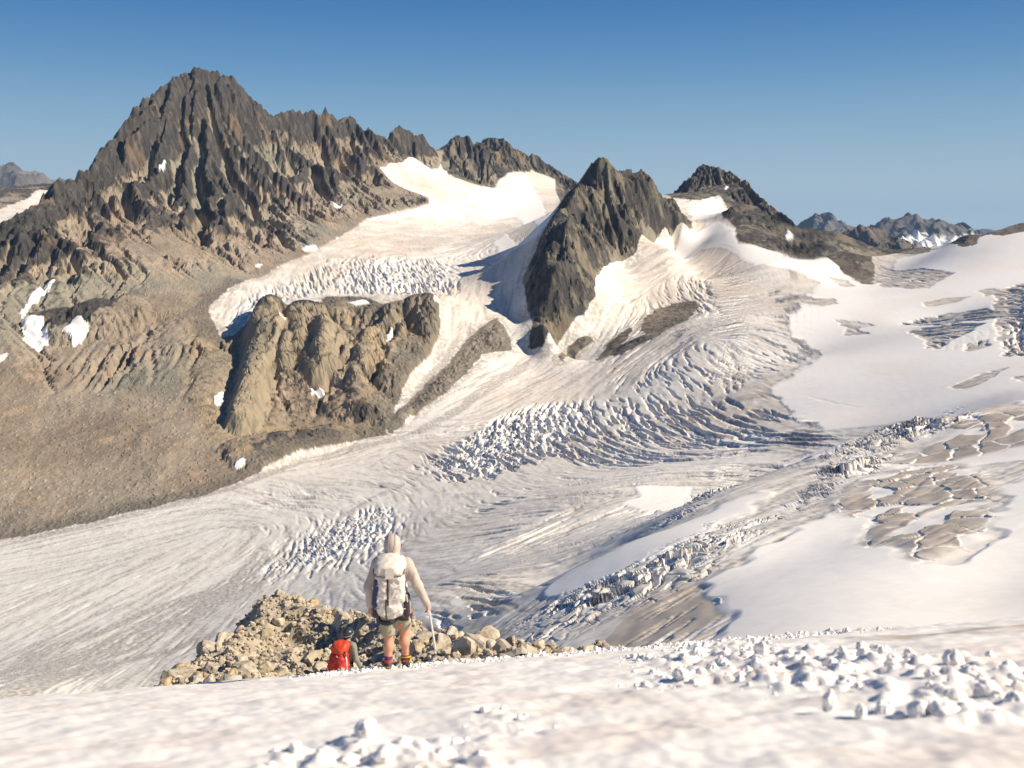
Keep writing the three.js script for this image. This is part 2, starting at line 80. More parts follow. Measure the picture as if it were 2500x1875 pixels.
const WHALE = [[-322,-1403,-289,-1110,24,24],[-267,-1371,-231,-1251,30,17],[-277,-1317,-276,-1264,22,14],[-231,-1335,-225,-1252,18,9],[-192,-1315,-189,-1235,30,12],[-156,-1383,-171,-1268,30,9],[-116,-1423,-126,-1319,26,11],[-120,-1350,-137,-1232,30,13],[-168,-1237,-164,-1168,30,8],[-257,-1051,-200,-1105,40,12],[-359,-1277,-347,-1174,26,6],[-520,-1366,-555,-1334,50,16],[-560,-1376,-607,-1360,30,12],[-180,-1172,-132,-1161,30,8],[-491,-1426,-526,-1366,60,12]];
const FLOW = [[214,-733,226,-691],[176,-869,185,-790],[164,-986,170,-899],[129,-1063,133,-981],[91,-1116,91,-1050],[114,-871,133,-819],[61,-945,76,-871],[-3,-1079,6,-1001],[-47,-1002,-28,-939],[-94,-1015,-63,-970],[251,-1152,266,-1087],[314,-1223,332,-1190],[213,-1225,221,-1150],[241,-1601,246,-1544],[336,-1557,377,-1555],[173,-1618,210,-1638],[165,-1268,195,-1288],[109,-1276,135,-1311],[258,-1292,290,-1283],[211,-1071,201,-975],[-2,-689,19,-667],[60,-688,84,-685],[38,-585,52,-600],[-31,-649,-16,-641],[113,-735,138,-711],[-215,-946,-176,-918],[-223,-910,-185,-881],[-188,-1037,-172,-1051],[-157,-684,-159,-739],[-121,-692,-122,-749],[-103,-745,-104,-790],[-78,-670,-78,-717],[-251,-607,-241,-639],[-222,-692,-209,-736],[-224,-485,-225,-528],[-393,-783,-370,-797],[-309,-850,-284,-868],[-28,-400,-12,-383],[-22,-376,-15,-343],[-322,-1818,-295,-1957],[-217,-1951,-152,-1990],[-129,-1903,-74,-1763],[-251,-1661,-238,-1595],[-157,-1743,-142,-1619],[-360,-1504,-379,-1616],[-69,-1478,-69,-1415],[-92,-1343,-110,-1264],[-55,-2269,14,-2307],[-206,-2315,-114,-2480],[25,-1285,55,-1326],[-56,-1197,-25,-1242],[-103,-1124,-73,-1122],[23,-261,36,-267],[49,-276,62,-289],[94,-352,120,-384],[18,-410,36,-412],[159,-422,183,-420],[459,-1051,472,-1029],[454,-1157,469,-1098],[544,-1474,550,-1378],[470,-967,437,-902],[31,-230,40,-239]];
const CREV = [[[[63,-1147],[123,-1138],[208,-950],[235,-809],[209,-717],[160,-725],[100,-760],[37,-879],[29,-1028]],46.14,84.63,2.33,3.42],[[[-99,-977],[-52,-1106],[13,-1173],[75,-1177],[91,-1050],[38,-911],[-18,-860],[-58,-886]],124.2,32.76,2.78,4.4],[[[-137,-1110],[-104,-1137],[-53,-1131],[-13,-1135],[-70,-1080],[-120,-1092]],88.74,30.03,2.02,2.93],[[[127,-1496],[226,-1654],[345,-1742],[400,-1441],[329,-1132],[256,-1063],[199,-988],[116,-1168],[84,-1319]],42.6,46.41,1.82,2.44],[[[239,-1636],[313,-1732],[304,-1529],[242,-1268],[256,-1562]],70.99,35.49,2.02,3.42],[[[-38,-792],[34,-811],[155,-700],[183,-690],[84,-413],[65,-590],[21,-484],[-11,-545]],35.5,46.41,1.52,2.44],[[[-237,-931],[-211,-969],[-164,-948],[-142,-889],[-173,-860],[-217,-884]],106.5,60.06,2.27,2.93],[[[-178,-667],[-177,-772],[-156,-831],[-97,-838],[-69,-738],[-82,-634],[-117,-636],[-147,-640]],174,26,1.72,1.87],[[[-50,-537],[-5,-431],[-2,-299],[-28,-353]],74.54,35.49,1.62,3.91],[[[-378,-1373],[-380,-1535],[-339,-1665],[-269,-1595],[-316,-1423],[-345,-1340]],106.5,35.49,2.53,3.91],[[[-339,-1665],[-306,-1818],[-207,-1933],[-86,-1867],[-72,-1553],[-143,-1443],[-233,-1535]],106.5,35.49,2.53,3.91],[[[-310,-1947],[-188,-2097],[-22,-1971],[-32,-1581],[-86,-1867],[-207,-1933]],39.05,68.25,2.02,1.95],[[[-221,-1059],[-170,-1100],[-99,-1076],[-116,-1009],[-185,-1020]],24.85,49.14,1.31,1.95],[[[438,-1181],[487,-1175],[486,-1052],[409,-907],[373,-924]],88.74,54.6,2.02,2.93],[[[555,-1216],[614,-1250],[416,-789],[379,-810]],159.7,30.03,2.53,3.91],[[[126,-715],[145,-713],[173,-672],[99,-414],[121,-649]],106.5,21.84,1.52,1.95],[[[557,-1619],[584,-1402],[521,-1331],[498,-1433]],70.99,35.49,1.3,1.47],[[[-1,-401],[22,-512],[72,-546],[84,-413],[74,-381],[45,-405],[13,-400]],53.24,19.11,1.3,1.47],[[[-421,-841],[-261,-959],[-134,-1088],[-40,-833],[-116,-843],[-176,-639],[-222,-436]],10.65,30.03,1.3,0.782],[[[21,-234],[30,-251],[40,-264],[47,-259],[47,-236],[43,-215],[36,-194],[27,-202]],217.5,26,1.3,1.1],[[[-200,-2238],[46,-2406],[50,-1552],[-39,-1588],[-139,-2055]],14.2,81.9,1.52,0.977]];
const SERAC = [[[[-90,-981],[-47,-1095],[13,-1173],[60,-1192],[76,-1107],[31,-941],[-18,-891],[-59,-905]],10,5.5],[[[-172,-670],[-173,-770],[-155,-826],[-100,-832],[-76,-747],[-94,-675],[-132,-682]],6.5,3],[[[-287,-1576],[-268,-1774],[-204,-1901],[-101,-1841],[-82,-1611],[-130,-1445],[-209,-1559]],13,4],[[[60,-307],[101,-377],[137,-443],[241,-682],[274,-653],[193,-430],[161,-420],[131,-388],[103,-349],[70,-290],[57,-276]],9,9],[[[69,-561],[111,-627],[151,-657],[88,-396],[58,-375]],7,6],[[[-6,-282],[6,-307],[27,-306],[52,-310],[68,-334],[67,-295],[53,-269],[40,-254],[24,-247],[5,-254]],7,7],[[[-384,-1398],[-372,-1503],[-329,-1485],[-327,-1362],[-353,-1347]],10,4]];
const PLATE = [[[[101,-323],[121,-368],[156,-409],[169,-380],[150,-315],[115,-244],[98,-220],[88,-222],[87,-244],[92,-279]],13],[[[146,-410],[170,-436],[196,-462],[219,-446],[250,-428],[210,-358],[193,-390],[168,-394]],17]];
const OUTCROP = [[-7.23,-9.36,-21],[-6.65,-9.61,-22],[-5.76,-9.78,-22.5],[-4.52,-9.47,-21.5],[-3.84,-9.11,-20.5],[-3.43,-9.15,-20],[-3.59,-9.91,-21.5],[-3.0,-8.11,-18],[-3.13,-9.13,-20.5],[-3.28,-9.81,-22.5],[-2.3,-8.45,-19.5],[-1.29,-7.45,-18],[-0.42,-6.75,-16.5],[0.03,-6.52,-16],[0.67,-6.35,-15.5],[1.31,-6.32,-15.5],[1.74,-6.42,-15.5],[-7.89,-10.47,-25],[-7.24,-10.7,-26],[-6.89,-11.06,-27.5],[-5.99,-11.26,-28],[-4.61,-10.6,-26],[-3.51,-10.11,-25],[-2.44,-9.51,-23.5],[-1.5,-8.46,-21],[-0.75,-7.66,-19],[-0.21,-7.09,-17.5],[-8.03,-10.58,-24],[-8.57,-11.58,-28],[-8.61,-12.29,-31],[-8.48,-12.89,-33],[-8.41,-13.61,-36],[-7.67,-13.68,-36],[-6.5,-13.37,-35],[-5.19,-11.66,-31],[-4.2,-11.37,-30],[-3.15,-10.72,-28],[-2.1,-10.16,-26],[-1.36,-9.34,-23.5],[-0.71,-8.26,-20.5],[-0.14,-7.55,-18.5],[-7.98,-9.91,-22],[0.82,-7.87,-19],[-10.37,-18.08,-31.0],[-10.71,-19.08,-35.0],[-10.55,-19.79,-38.0],[-10.28,-20.39,-40.0],[-10.05,-21.11,-43.0],[-9.16,-21.18,-43.0],[-7.8,-20.87,-42.0],[-6.36,-19.16,-38.0],[-5.18,-18.87,-37.0],[-3.94,-18.22,-35.0],[-2.67,-17.66,-33.0],[-1.77,-16.84,-30.5],[-0.95,-15.76,-27.5],[-0.19,-15.05,-25.5],[-10.52,-17.41,-29.0],[1.12,-15.37,-26.0]];
const BOULDERS = [[-4.73,-10.8,-28.5,1.0,0.8,0.8,0.4,1,0],[-3.89,-10.56,-27.5,0.52,0.85,0.6,0.1,2,1],[-0.63,-6.98,-17.3,0.62,0.72,0.6,0.3,3,0],[-0.22,-6.91,-17.2,0.22,0.13,0.2,0.5,4,2],[-0.9,-6.9,-16.6,0.3,0.17,0.22,0.2,5,1],[0.77,-6.35,-15.6,0.34,0.28,0.3,0.6,6,1],[1.11,-6.31,-15.5,0.42,0.24,0.3,1.2,7,0],[-1.38,-7.91,-20,0.4,0.42,0.3,0.9,8,0],[-8.03,-10.96,-27,0.95,1.0,0.8,0.5,9,0],[-7.94,-10.37,-24,0.95,0.72,0.7,0.3,10,0],[-7.39,-10.37,-24.5,0.42,0.36,0.4,0.2,11,0],[-6.71,-10.48,-25,0.45,0.62,0.5,0.7,12,0],[-8.37,-13.22,-35.5,0.9,0.6,0.8,0.2,13,0],[-5.78,-10.99,-27,0.7,0.45,0.5,1.1,14,0],[-4.69,-10.32,-24.5,0.5,0.35,0.4,0.3,15,0],[-2.07,-8.99,-22.5,0.62,0.5,0.5,0.8,16,1],[-0.84,-7.06,-17.2,0.3,0.3,0.3,0.3,17,0],[-5.99,-10.38,-24.5,0.6,0.4,0.5,0.9,18,0],[-6.89,-11.87,-31,0.55,0.5,0.5,0.5,19,0],[-5.76,-11.51,-29.5,0.6,0.4,0.5,0.2,20,1],[-2.59,-9.16,-22,0.4,0.3,0.3,0.4,21,0],[-7.92,-11.32,-28.5,0.6,0.7,0.5,0.4,22,0],[0.32,-6.48,-15.8,0.35,0.16,0.3,0.2,23,2]];
const LUMPS = [[1.58,4.99,0.045,0.06],[1.66,4.76,0.035,0.037],[1.25,7.46,0.064,0.058],[2.67,5.83,0.088,0.063],[2.99,6.69,0.086,0.058],[2.45,5.18,0.089,0.061],[2.67,7.05,0.076,0.049],[2.11,7.72,0.056,0.05],[1.62,7.77,0.077,0.057],[1.99,4.76,0.045,0.035],[1.82,4.7,0.04,0.03],[2.97,6.01,0.065,0.052],[1.92,8.28,0.064,0.05],[2.01,6.38,0.041,0.027],[2.22,5.04,0.065,0.043],[-0.77,5.28,0.079,0.07],[-0.91,4.81,0.062,0.035],[-1.06,4.87,0.046,0.031],[-0.53,4.83,0.062,0.035],[-0.31,4.61,0.069,0.044],[-0.14,4.48,0.054,0.039],[-0.77,4.66,0.06,0.036],[-0.59,4.56,0.059,0.033],[-1.26,5.29,0.036,0.025],[-0.45,4.96,0.038,0.026],[-0.27,4.88,0.042,0.027],[3.06,8.52,0.044,0.04],[2.65,10.43,0.04,0.031],[2.59,7.67,0.043,0.036],[2.23,4.62,0.07,0.046],[1.99,5.96,0.077,0.038],[2.43,4.83,0.062,0.046],[0.91,6.82,0.053,0.029],[1.22,6.73,0.043,0.029],[1.1,7.07,0.04,0.033],[1.68,6.84,0.059,0.035],[2.06,7.06,0.052,0.043],[1.93,7.42,0.048,0.038]];
const LUMP_AREAS = {"main":[[1.24,9.85],[2.31,11.11],[2.81,8.83],[2.95,7.2],[3.14,6.17],[2.96,5.24],[2.41,4.25],[1.88,4.53],[1.8,5.61],[1.45,6.38],[0.94,6.49]],"low":[[-1.2,4.71],[-1.17,5.18],[-0.83,5.46],[-0.25,5.03],[-0.01,4.43],[0.04,3.85],[-1.09,4.25]],"mid":[[-0.33,5.71],[-0.02,6.14],[0.27,5.65],[0.19,4.96],[-0.13,4.97]]};
// crest points: x, tangent of elevation, z
const SKYPTS = [-757,0.0098,-1578,-745,0.02236,-1628,-738,0.0382,-1697,-731,0.04665,-1743,-730,0.05673,-1808,-734,0.06881,-1882,-728,0.08501,-1959,-721,0.10116,-2015,-713,0.11342,-2071,-701,0.12414,-2117,-692,0.13082,-2152,-677,0.138,-2188,-656,0.14563,-2215,-638,0.14802,-2231,-625,0.14434,-2245,-610,0.14778,-2249,-601,0.144,-2262,-587,0.14027,-2275,-573,0.13495,-2300,-557,0.12475,-2324,-543,0.11847,-2338,-531,0.11299,-2371,-519,0.1091,-2394,-509,0.11252,-2427,-491,0.11397,-2462,-472,0.11212,-2486,-448,0.11442,-2520,-438,0.11781,-2543,-426,0.11257,-2555,-406,0.1078,-2588,-388,0.10959,-2621,-371,0.1031,-2654,-360,0.09653,-2676,-339,0.09457,-2719,-321,0.09092,-2761,-323,0.09846,-2862,-309,0.10143,-2883,-294,0.09691,-2905,-282,0.10029,-2906,-268,0.097,-2918,-235,0.0904,-2941,-204,0.08209,-2973,-193,0.08295,-2994,-170,0.09139,-3045,-153,0.09435,-3076,-128,0.09313,-3097,-102,0.08644,-3118,-94,0.09065,-3139,-62,0.09277,-3149,-35,0.09153,-3160,19,0.08102,-3200,75,0.07215,-3239,133,0.05944,-3277,191,0.04837,-3294,357,0.04162,-2404,387,0.04659,-2429,409,0.05492,-2466,429,0.0628,-2493,448,0.06523,-2510,469,0.06388,-2507,493,0.06251,-2492,525,0.05403,-2465,558,0.03934,-2416,589,0.02469,-2368,614,0.01383,-2320,80,0.03223,-1598,96,0.04498,-1687,116,0.05258,-1716,129,0.05552,-1755,139,0.07195,-1795,150,0.07486,-1794,157,0.07273,-1793,167,0.06849,-1797,186,0.06043,-1805,203,0.05701,-1819,216,0.05949,-1827,233,0.05312,-1835,259,0.04251,-1852,286,0.02979,-1868,310,0.01919,-1880,426,0.03155,-1974,450,0.03061,-1949,487,0.01385,-1888,512,0.01007,-1861,548,0.00588,-1819,568,0.00012,-1782,576,-0.00684,-1737];


// ---------- ground survey: smooth surface through the measured points ----------
const N = CTRL.length / 3, MQ2 = 17 * 17, CXs = new Float64Array(N), CYs = new Float64Array(N), CZs = new Float64Array(N);
for (let i = 0; i < N; i++) { CXs[i] = CTRL[3 * i]; CYs[i] = CTRL[3 * i + 1]; CZs[i] = CTRL[3 * i + 2]; }
function solveMQ(X, Y, Z, c2, reg) {
  const n = X.length, m = n + 3, A = []; for (let i = 0; i < m; i++) A.push(new Float64Array(m + 1));
  for (let i = 0; i < n; i++) { for (let j = 0; j < n; j++) A[i][j] = Math.sqrt((X[i] - X[j]) ** 2 + (Z[i] - Z[j]) ** 2 + c2) / 1000; A[i][i] -= reg; A[i][n] = A[n][i] = 1; A[i][n + 1] = A[n + 1][i] = X[i] / 1000; A[i][n + 2] = A[n + 2][i] = Z[i] / 1000; A[i][m] = Y[i]; }
  for (let c = 0; c < m; c++) {
    let p = c; for (let i = c + 1; i < m; i++) if (Math.abs(A[i][c]) > Math.abs(A[p][c])) p = i; [A[c], A[p]] = [A[p], A[c]];
    const q = A[c]; for (let i = c + 1; i < m; i++) { const f = A[i][c] / q[c]; if (f) { const a = A[i]; for (let j = c; j <= m; j++) a[j] -= f * q[j]; } }
  }
  const w = new Float64Array(m); for (let i = m - 1; i >= 0; i--) { let s = A[i][m]; for (let j = i + 1; j < m; j++) s -= A[i][j] * w[j]; w[i] = s / A[i][i]; }
  return (x, z) => { let s = 0; for (let i = 0; i < n; i++) { const dx = x - X[i], dz = z - Z[i]; s += w[i] * Math.sqrt(dx * dx + dz * dz + c2); } return s / 1000 + w[n] + w[n + 1] * x / 1000 + w[n + 2] * z / 1000; };
}
const surveyed = solveMQ(CXs, CYs, CZs, MQ2, 0.0002);

const ST = 5, GX0 = -2400, GZ0 = -4450, NX = 961, NZ = 905, NG = NX * NZ;
const H = new Float32Array(NG);
for (let j = 0; j < NZ; j++) for (let i = 0; i < NX; i++) {
  const x = GX0 + i * ST, z = GZ0 + j * ST, k = j * NX + i;
  H[k] = (Math.abs(x) > -z * .62 + 140) ? NaN : surveyed(x, z);       // only the sector that is built
}
for (let j = 0; j < NZ; j++) { let a = -1; for (let i = 0; i < NX; i++) if (!Number.isNaN(H[j * NX + i])) { if (a < 0) { a = i; for (let q = 0; q < i; q++) H[j * NX + q] = H[j * NX + i]; } } else if (a >= 0) H[j * NX + i] = H[j * NX + i - 1]; }
console.log('survey done');

// signed distance to plan polygons, positive inside, on the same grid
const MARGIN = 70;
function signedDistance(x, z, p) {
  let d = 1e9, inside = false; const n = p.length;
  for (let i = 0, j = n - 1; i < n; j = i++) {
    const ax = p[j][0], az = p[j][1], bx = p[i][0], bz = p[i][1], ex = bx - ax, ez = bz - az, t = clamp(((x - ax) * ex + (z - az) * ez) / (ex * ex + ez * ez + 1e-9));
    const q = (x - ax - ex * t) ** 2 + (z - az - ez * t) ** 2; if (q < d) d = q;
    if ((az > z) !== (bz > z) && x < ex * (z - az) / ez + ax) inside = !inside;
  }
  return inside ? Math.sqrt(d) : -Math.sqrt(d);
}
function eachCell(p, m, f) {
  let x0 = 1e9, x1 = -1e9, z0 = 1e9, z1 = -1e9; for (const [x, z] of p) { x0 = Math.min(x0, x); x1 = Math.max(x1, x); z0 = Math.min(z0, z); z1 = Math.max(z1, z); }
  const i0 = Math.max(0, Math.floor((x0 - m - GX0) / ST)), i1 = Math.min(NX - 1, Math.ceil((x1 + m - GX0) / ST)), j0 = Math.max(0, Math.floor((z0 - m - GZ0) / ST)), j1 = Math.min(NZ - 1, Math.ceil((z1 + m - GZ0) / ST));
  for (let j = j0; j <= j1; j++) for (let i = i0; i <= i1; i++) f(GX0 + i * ST, GZ0 + j * ST, j * NX + i);
}
function maskOf(polys, owner) {
  const g = new Float32Array(NG).fill(-MARGIN); let n = 0;
  for (const p of polys) { const id = n++; eachCell(p, MARGIN, (x, z, k) => { const s = signedDistance(x, z, p); if (s > g[k]) { g[k] = Math.min(s, MARGIN * 3); if (owner && s > -25) owner[k] = id; } }); }
  return g;
}
const rockOwner = new Uint8Array(NG).fill(255), patchOwner = new Uint8Array(NG).fill(255);
const ROCK_NAMES = Object.keys(ROCK), rockSD = maskOf(Object.values(ROCK), rockOwner), snowSD = maskOf(Object.values(SNOW)), dirtySD = maskOf(Object.values(DIRTY)), patchSD = maskOf(Object.values(PATCH), patchOwner);
eachCell(FARICE, 40, (x, z, k) => { const s = signedDistance(x, z, FARICE); if (s > -40) rockSD[k] = Math.min(rockSD[k], -s); });
const seracSD = maskOf(SERAC.map(s => s[0])), plateSD = maskOf(PLATE.map(s => s[0])), seracSize = new Float32Array(NG).fill(12), seracHigh = new Float32Array(NG).fill(6), plateSize = new Float32Array(NG).fill(14);
for (const [p, s, h] of SERAC) eachCell(p, 20, (x, z, k) => { if (signedDistance(x, z, p) > -20) { seracSize[k] = s; seracHigh[k] = h; } });
for (const [p, s] of PLATE) eachCell(p, 20, (x, z, k) => { if (signedDistance(x, z, p) > -20) plateSize[k] = s; });
console.log('masks done');

// rock relief: rough noise, smooth whalebacks, then water carves gullies between ribs
const ID = n => ROCK_NAMES.indexOf(n), MORAINE = ID('moraine'), LEFT = ID('left');
const steep = new Float32Array(NG);
for (let j = 1; j < NZ - 1; j++) for (let i = 1; i < NX - 1; i++) { const k = j * NX + i; steep[k] = Math.hypot(H[k + 1] - H[k - 1], H[k + NX] - H[k - NX]) / (2 * ST); }
for (let j = 0; j < NZ; j++) for (let i = 0; i < NX; i++) {
  const k = j * NX + i; if (rockSD[k] < -8) continue;
  const x = GX0 + i * ST, z = GZ0 + j * ST, into = sstep(-4, 45, rockSD[k]), s = sstep(.28, .75, steep[k]), o = rockOwner[k];
  if (o === MORAINE) { H[k] += into * (4 + 5 * fbm(x / 40, z / 40, 3)); continue; }
  const small = o >= ID('bump');
  let amp = small ? 5 : 3 + 5 * s; if (!small && o !== LEFT) { const w = worley((x + 14 * noise(x / 60, z / 60)) / 52, (z + 14 * noise(x / 60 + 9, z / 60)) / 60); H[k] += into * s * (13 * (RV[w[2] | 0] - .35) + 26 * w[3]); }
  H[k] += into * amp * (ridged(x / 170 + 3.1, z / 170, 5) - .6) + into * (1 + 4 * s) * fbm(x / 26, z / 26, 3);
  if (!small) {                           // ribs and gullies run down from the summits
    const c = PEAKS[ROCK_NAMES[o]] || PEAKS.left, dx = x - c[0], dz = z - c[1], rho = Math.hypot(dx, dz), wob = .9 * fbm(x / 130, z / 130, 3);
    let u = Math.atan2(dx, dz) * 6.5 + wob, v = rho / 330;
    if (o === LEFT) {                     // east of the summit they run square to the ridge line
      const ex = RIDGELINE[2] - RIDGELINE[0], ez = RIDGELINE[3] - RIDGELINE[1], L = Math.hypot(ex, ez), q = (dx * ex + dz * ez) / L, w = (dx * -ez + dz * ex) / L;
      const k2 = sstep(60, 260, q); u = lerp(u, q / 52 + w / 240 + wob + 3, k2); v = lerp(v, w / 330, k2);
    }
    H[k] += into * s * ((o === LEFT ? 24 : o === ID('nunatak') ? 14 : 11) * (ridged(u, v, 4) - (o === LEFT ? .6 : o === ID('nunatak') ? .5 : .3)));
  }
  if (small) H[k] += into * 3;
}
for (const [x0, z0, x1, z1, w, h] of WHALE) eachCell([[x0, z0], [x1, z1]], w + 10, (x, z, k) => {
  if (rockSD[k] < -10) return;
  const ex = x1 - x0, ez = z1 - z0, L = Math.hypot(ex, ez), t = clamp(((x - x0) * ex + (z - z0) * ez) / (L * L)), wx = x + 6 * noise(x / 30, z / 30), wz = z + 6 * noise(x / 30 + 9, z / 30);
  const d = Math.hypot(wx - x0 - ex * t, wz - z0 - ez * t) / (w * (1 - .25 * t)); if (d < 1) H[k] += h * Math.pow(1 - d * d, .55) * (.75 + .25 * Math.sin(Math.PI * (t * .8 + .1))) * sstep(-10, 6, rockSD[k]);
});
const whaleMask = new Float32Array(NG);
for (const [x0, z0, x1, z1, w, h] of WHALE.slice(0, 4)) eachCell([[x0, z0], [x1, z1]], w + 5, (x, z, k) => { const ex = x1 - x0, ez = z1 - z0, t = clamp(((x - x0) * ex + (z - z0) * ez) / (ex * ex + ez * ez)); whaleMask[k] = Math.max(whaleMask[k], 1 - sstep(.75, 1.05, Math.hypot(x - x0 - ex * t, z - z0 - ez * t) / w)); });
{
  const cells = []; for (let k = NX + 1; k < NG - NX - 1; k++) if (rockSD[k] > 2 && rockOwner[k] !== MORAINE && rockOwner[k] < ID('bump') && Math.abs(GX0 + (k % NX) * ST) < -(GZ0 + Math.floor(k / NX) * ST) * .6 + 100) cells.push(k);
  const idx = Int32Array.from(cells), n = idx.length, at = new Int32Array(NG).fill(-1), rec = new Int32Array(NG).fill(-1), area = new Float32Array(NG), len = new Float32Array(NG);
  const off = [1, -1, NX, -NX, NX + 1, NX - 1, -NX + 1, -NX - 1], dist = [ST, ST, ST, ST, ST * 1.414, ST * 1.414, ST * 1.414, ST * 1.414];
  const lo = -300, hi = 420, B = 7200, count = new Int32Array(B + 1), order = new Int32Array(n);
  for (let it = 0; it < 22; it++) {
    for (let q = 0; q < n; q++) { const k = idx[q], h = H[k]; let best = 0, b = -1, l = ST; for (let o = 0; o < 8; o++) { const s = (h - H[k + off[o]]) / dist[o]; if (s > best) { best = s; b = k + off[o]; l = dist[o]; } } rec[k] = b; len[k] = l; area[k] = ST * ST; }
    count.fill(0); const bin = k => clamp(Math.floor((H[k] - lo) / (hi - lo) * B), 0, B - 1);
    for (let q = 0; q < n; q++) count[bin(idx[q]) + 1]++; for (let b = 0; b < B; b++) count[b + 1] += count[b]; for (let q = 0; q < n; q++) order[count[bin(idx[q])]++] = idx[q];
    for (let q = n - 1; q >= 0; q--) { const k = order[q], b = rec[k]; if (b >= 0) area[b] += area[k]; }
    for (let q = 0; q < n; q++) {
      const k = order[q], b = rec[k]; if (b < 0) continue;
      const fade = sstep(.3, .62, steep[k]) * sstep(2, 40, rockSD[k]) * (1 - whaleMask[k]) * (rockOwner[k] === LEFT ? 1 : .45) + .004, f = .015 * fade * Math.pow(Math.min(area[k], 30000), .5) / len[k] * ST;
      H[k] = (H[k] + f * H[b]) / (1 + f);
    }
    for (let q = 0; q < n; q++) { const k = idx[q]; for (let o = 0; o < 4; o++) { const d = (H[k] - H[k + off[o]]) - (rockOwner[k] === LEFT ? 1.9 : 2.8) * ST; if (d > 0 && at[k + off[o]] !== 0) { H[k] -= d * .2; H[k + off[o]] += d * .2; } } }
  }
}
{ // hold the crests at their measured heights
  const n = SKYPTS.length / 3, add = new Float32Array(NG), wt = new Float32Array(NG), at = (x, z) => H[clamp(Math.round((z - GZ0) / ST), 0, NZ - 1) * NX + clamp(Math.round((x - GX0) / ST), 0, NX - 1)];
  for (let pass = 0; pass < 2; pass++) {
    add.fill(0); wt.fill(0);
    for (let i = 0; i < n; i++) {
      const x = SKYPTS[3 * i], e = SKYPTS[3 * i + 1], z = SKYPTS[3 * i + 2], r = Math.hypot(x, z); let best = -9; for (let d = -45; d <= 45; d += 5) best = Math.max(best, at(x * (1 + d / r), z * (1 + d / r)) / (r + d));
      const miss = clamp((e - best) * r, -40, 40); eachCell([[x, z]], 75, (X, Z, k) => { const w = Math.exp(-((X - x) ** 2 + (Z - z) ** 2) / 900) + 1e-4; add[k] += w * miss; wt[k] += w; });
    }
    for (let k = 0; k < NG; k++) if (wt[k] > 0) H[k] += add[k] / (wt[k] + .12);
  }
}
console.log('erosion done');
function blur(src, R) {                   // box blur twice, by running sums
  let a = src; const line = (get, put, n) => { let s = 0; for (let q = -R; q <= R; q++) s += get(clamp(q, 0, n - 1)); for (let i = 0; i < n; i++) { put(i, s / (2 * R + 1)); s += get(Math.min(n - 1, i + R + 1)) - get(Math.max(0, i - R)); } };
  for (let pass = 0; pass < 2; pass++) {
    const b = new Float32Array(NG), c = new Float32Array(NG);
    for (let j = 0; j < NZ; j++) line(i => a[j * NX + i], (i, v) => { b[j * NX + i] = v; }, NX);
    for (let i = 0; i < NX; i++) line(j => b[j * NX + i], (j, v) => { c[j * NX + i] = v; }, NZ);
    a = c;
  } return a;
}
const relief = blur(H, 7); for (let k = 0; k < NG; k++) relief[k] = H[k] - relief[k];      // ribs stand above, gullies lie below their surroundings
const slope2 = new Float32Array(NG);
for (let j = 1; j < NZ - 1; j++) for (let i = 1; i < NX - 1; i++) { const k = j * NX + i; slope2[k] = Math.hypot(H[k + 1] - H[k - 1], H[k + NX] - H[k - NX]) / (2 * ST); }

function bilin(g, x, z) { const u = clamp((x - GX0) / ST, 0, NX - 1.001), v = clamp((z - GZ0) / ST, 0, NZ - 1.001), i = u | 0, j = v | 0, a = u - i, b = v - j, k = j * NX + i; return (g[k] * (1 - a) + g[k + 1] * a) * (1 - b) + (g[k + NX] * (1 - a) + g[k + NX + 1] * a) * b; }
function nearest(g, x, z) { return g[clamp(Math.round((z - GZ0) / ST), 0, NZ - 1) * NX + clamp(Math.round((x - GX0) / ST), 0, NX - 1)]; }
function cub(a, b, c, d, t) { return b + .5 * t * (c - a + t * (2 * a - 5 * b + 4 * c - d + t * (3 * (b - c) + d - a))); }
function height(x, z) {
  const u = clamp((x - GX0) / ST, 1, NX - 3), v = clamp((z - GZ0) / ST, 1, NZ - 3), i = u | 0, j = v | 0, a = u - i, b = v - j, k = j * NX + i;
  return cub(cub(H[k - NX - 1], H[k - NX], H[k - NX + 1], H[k - NX + 2], a), cub(H[k - 1], H[k], H[k + 1], H[k + 2], a), cub(H[k + NX - 1], H[k + NX], H[k + NX + 1], H[k + NX + 2], a), cub(H[k + 2 * NX - 1], H[k + 2 * NX], H[k + 2 * NX + 1], H[k + 2 * NX + 2], a), b);
}

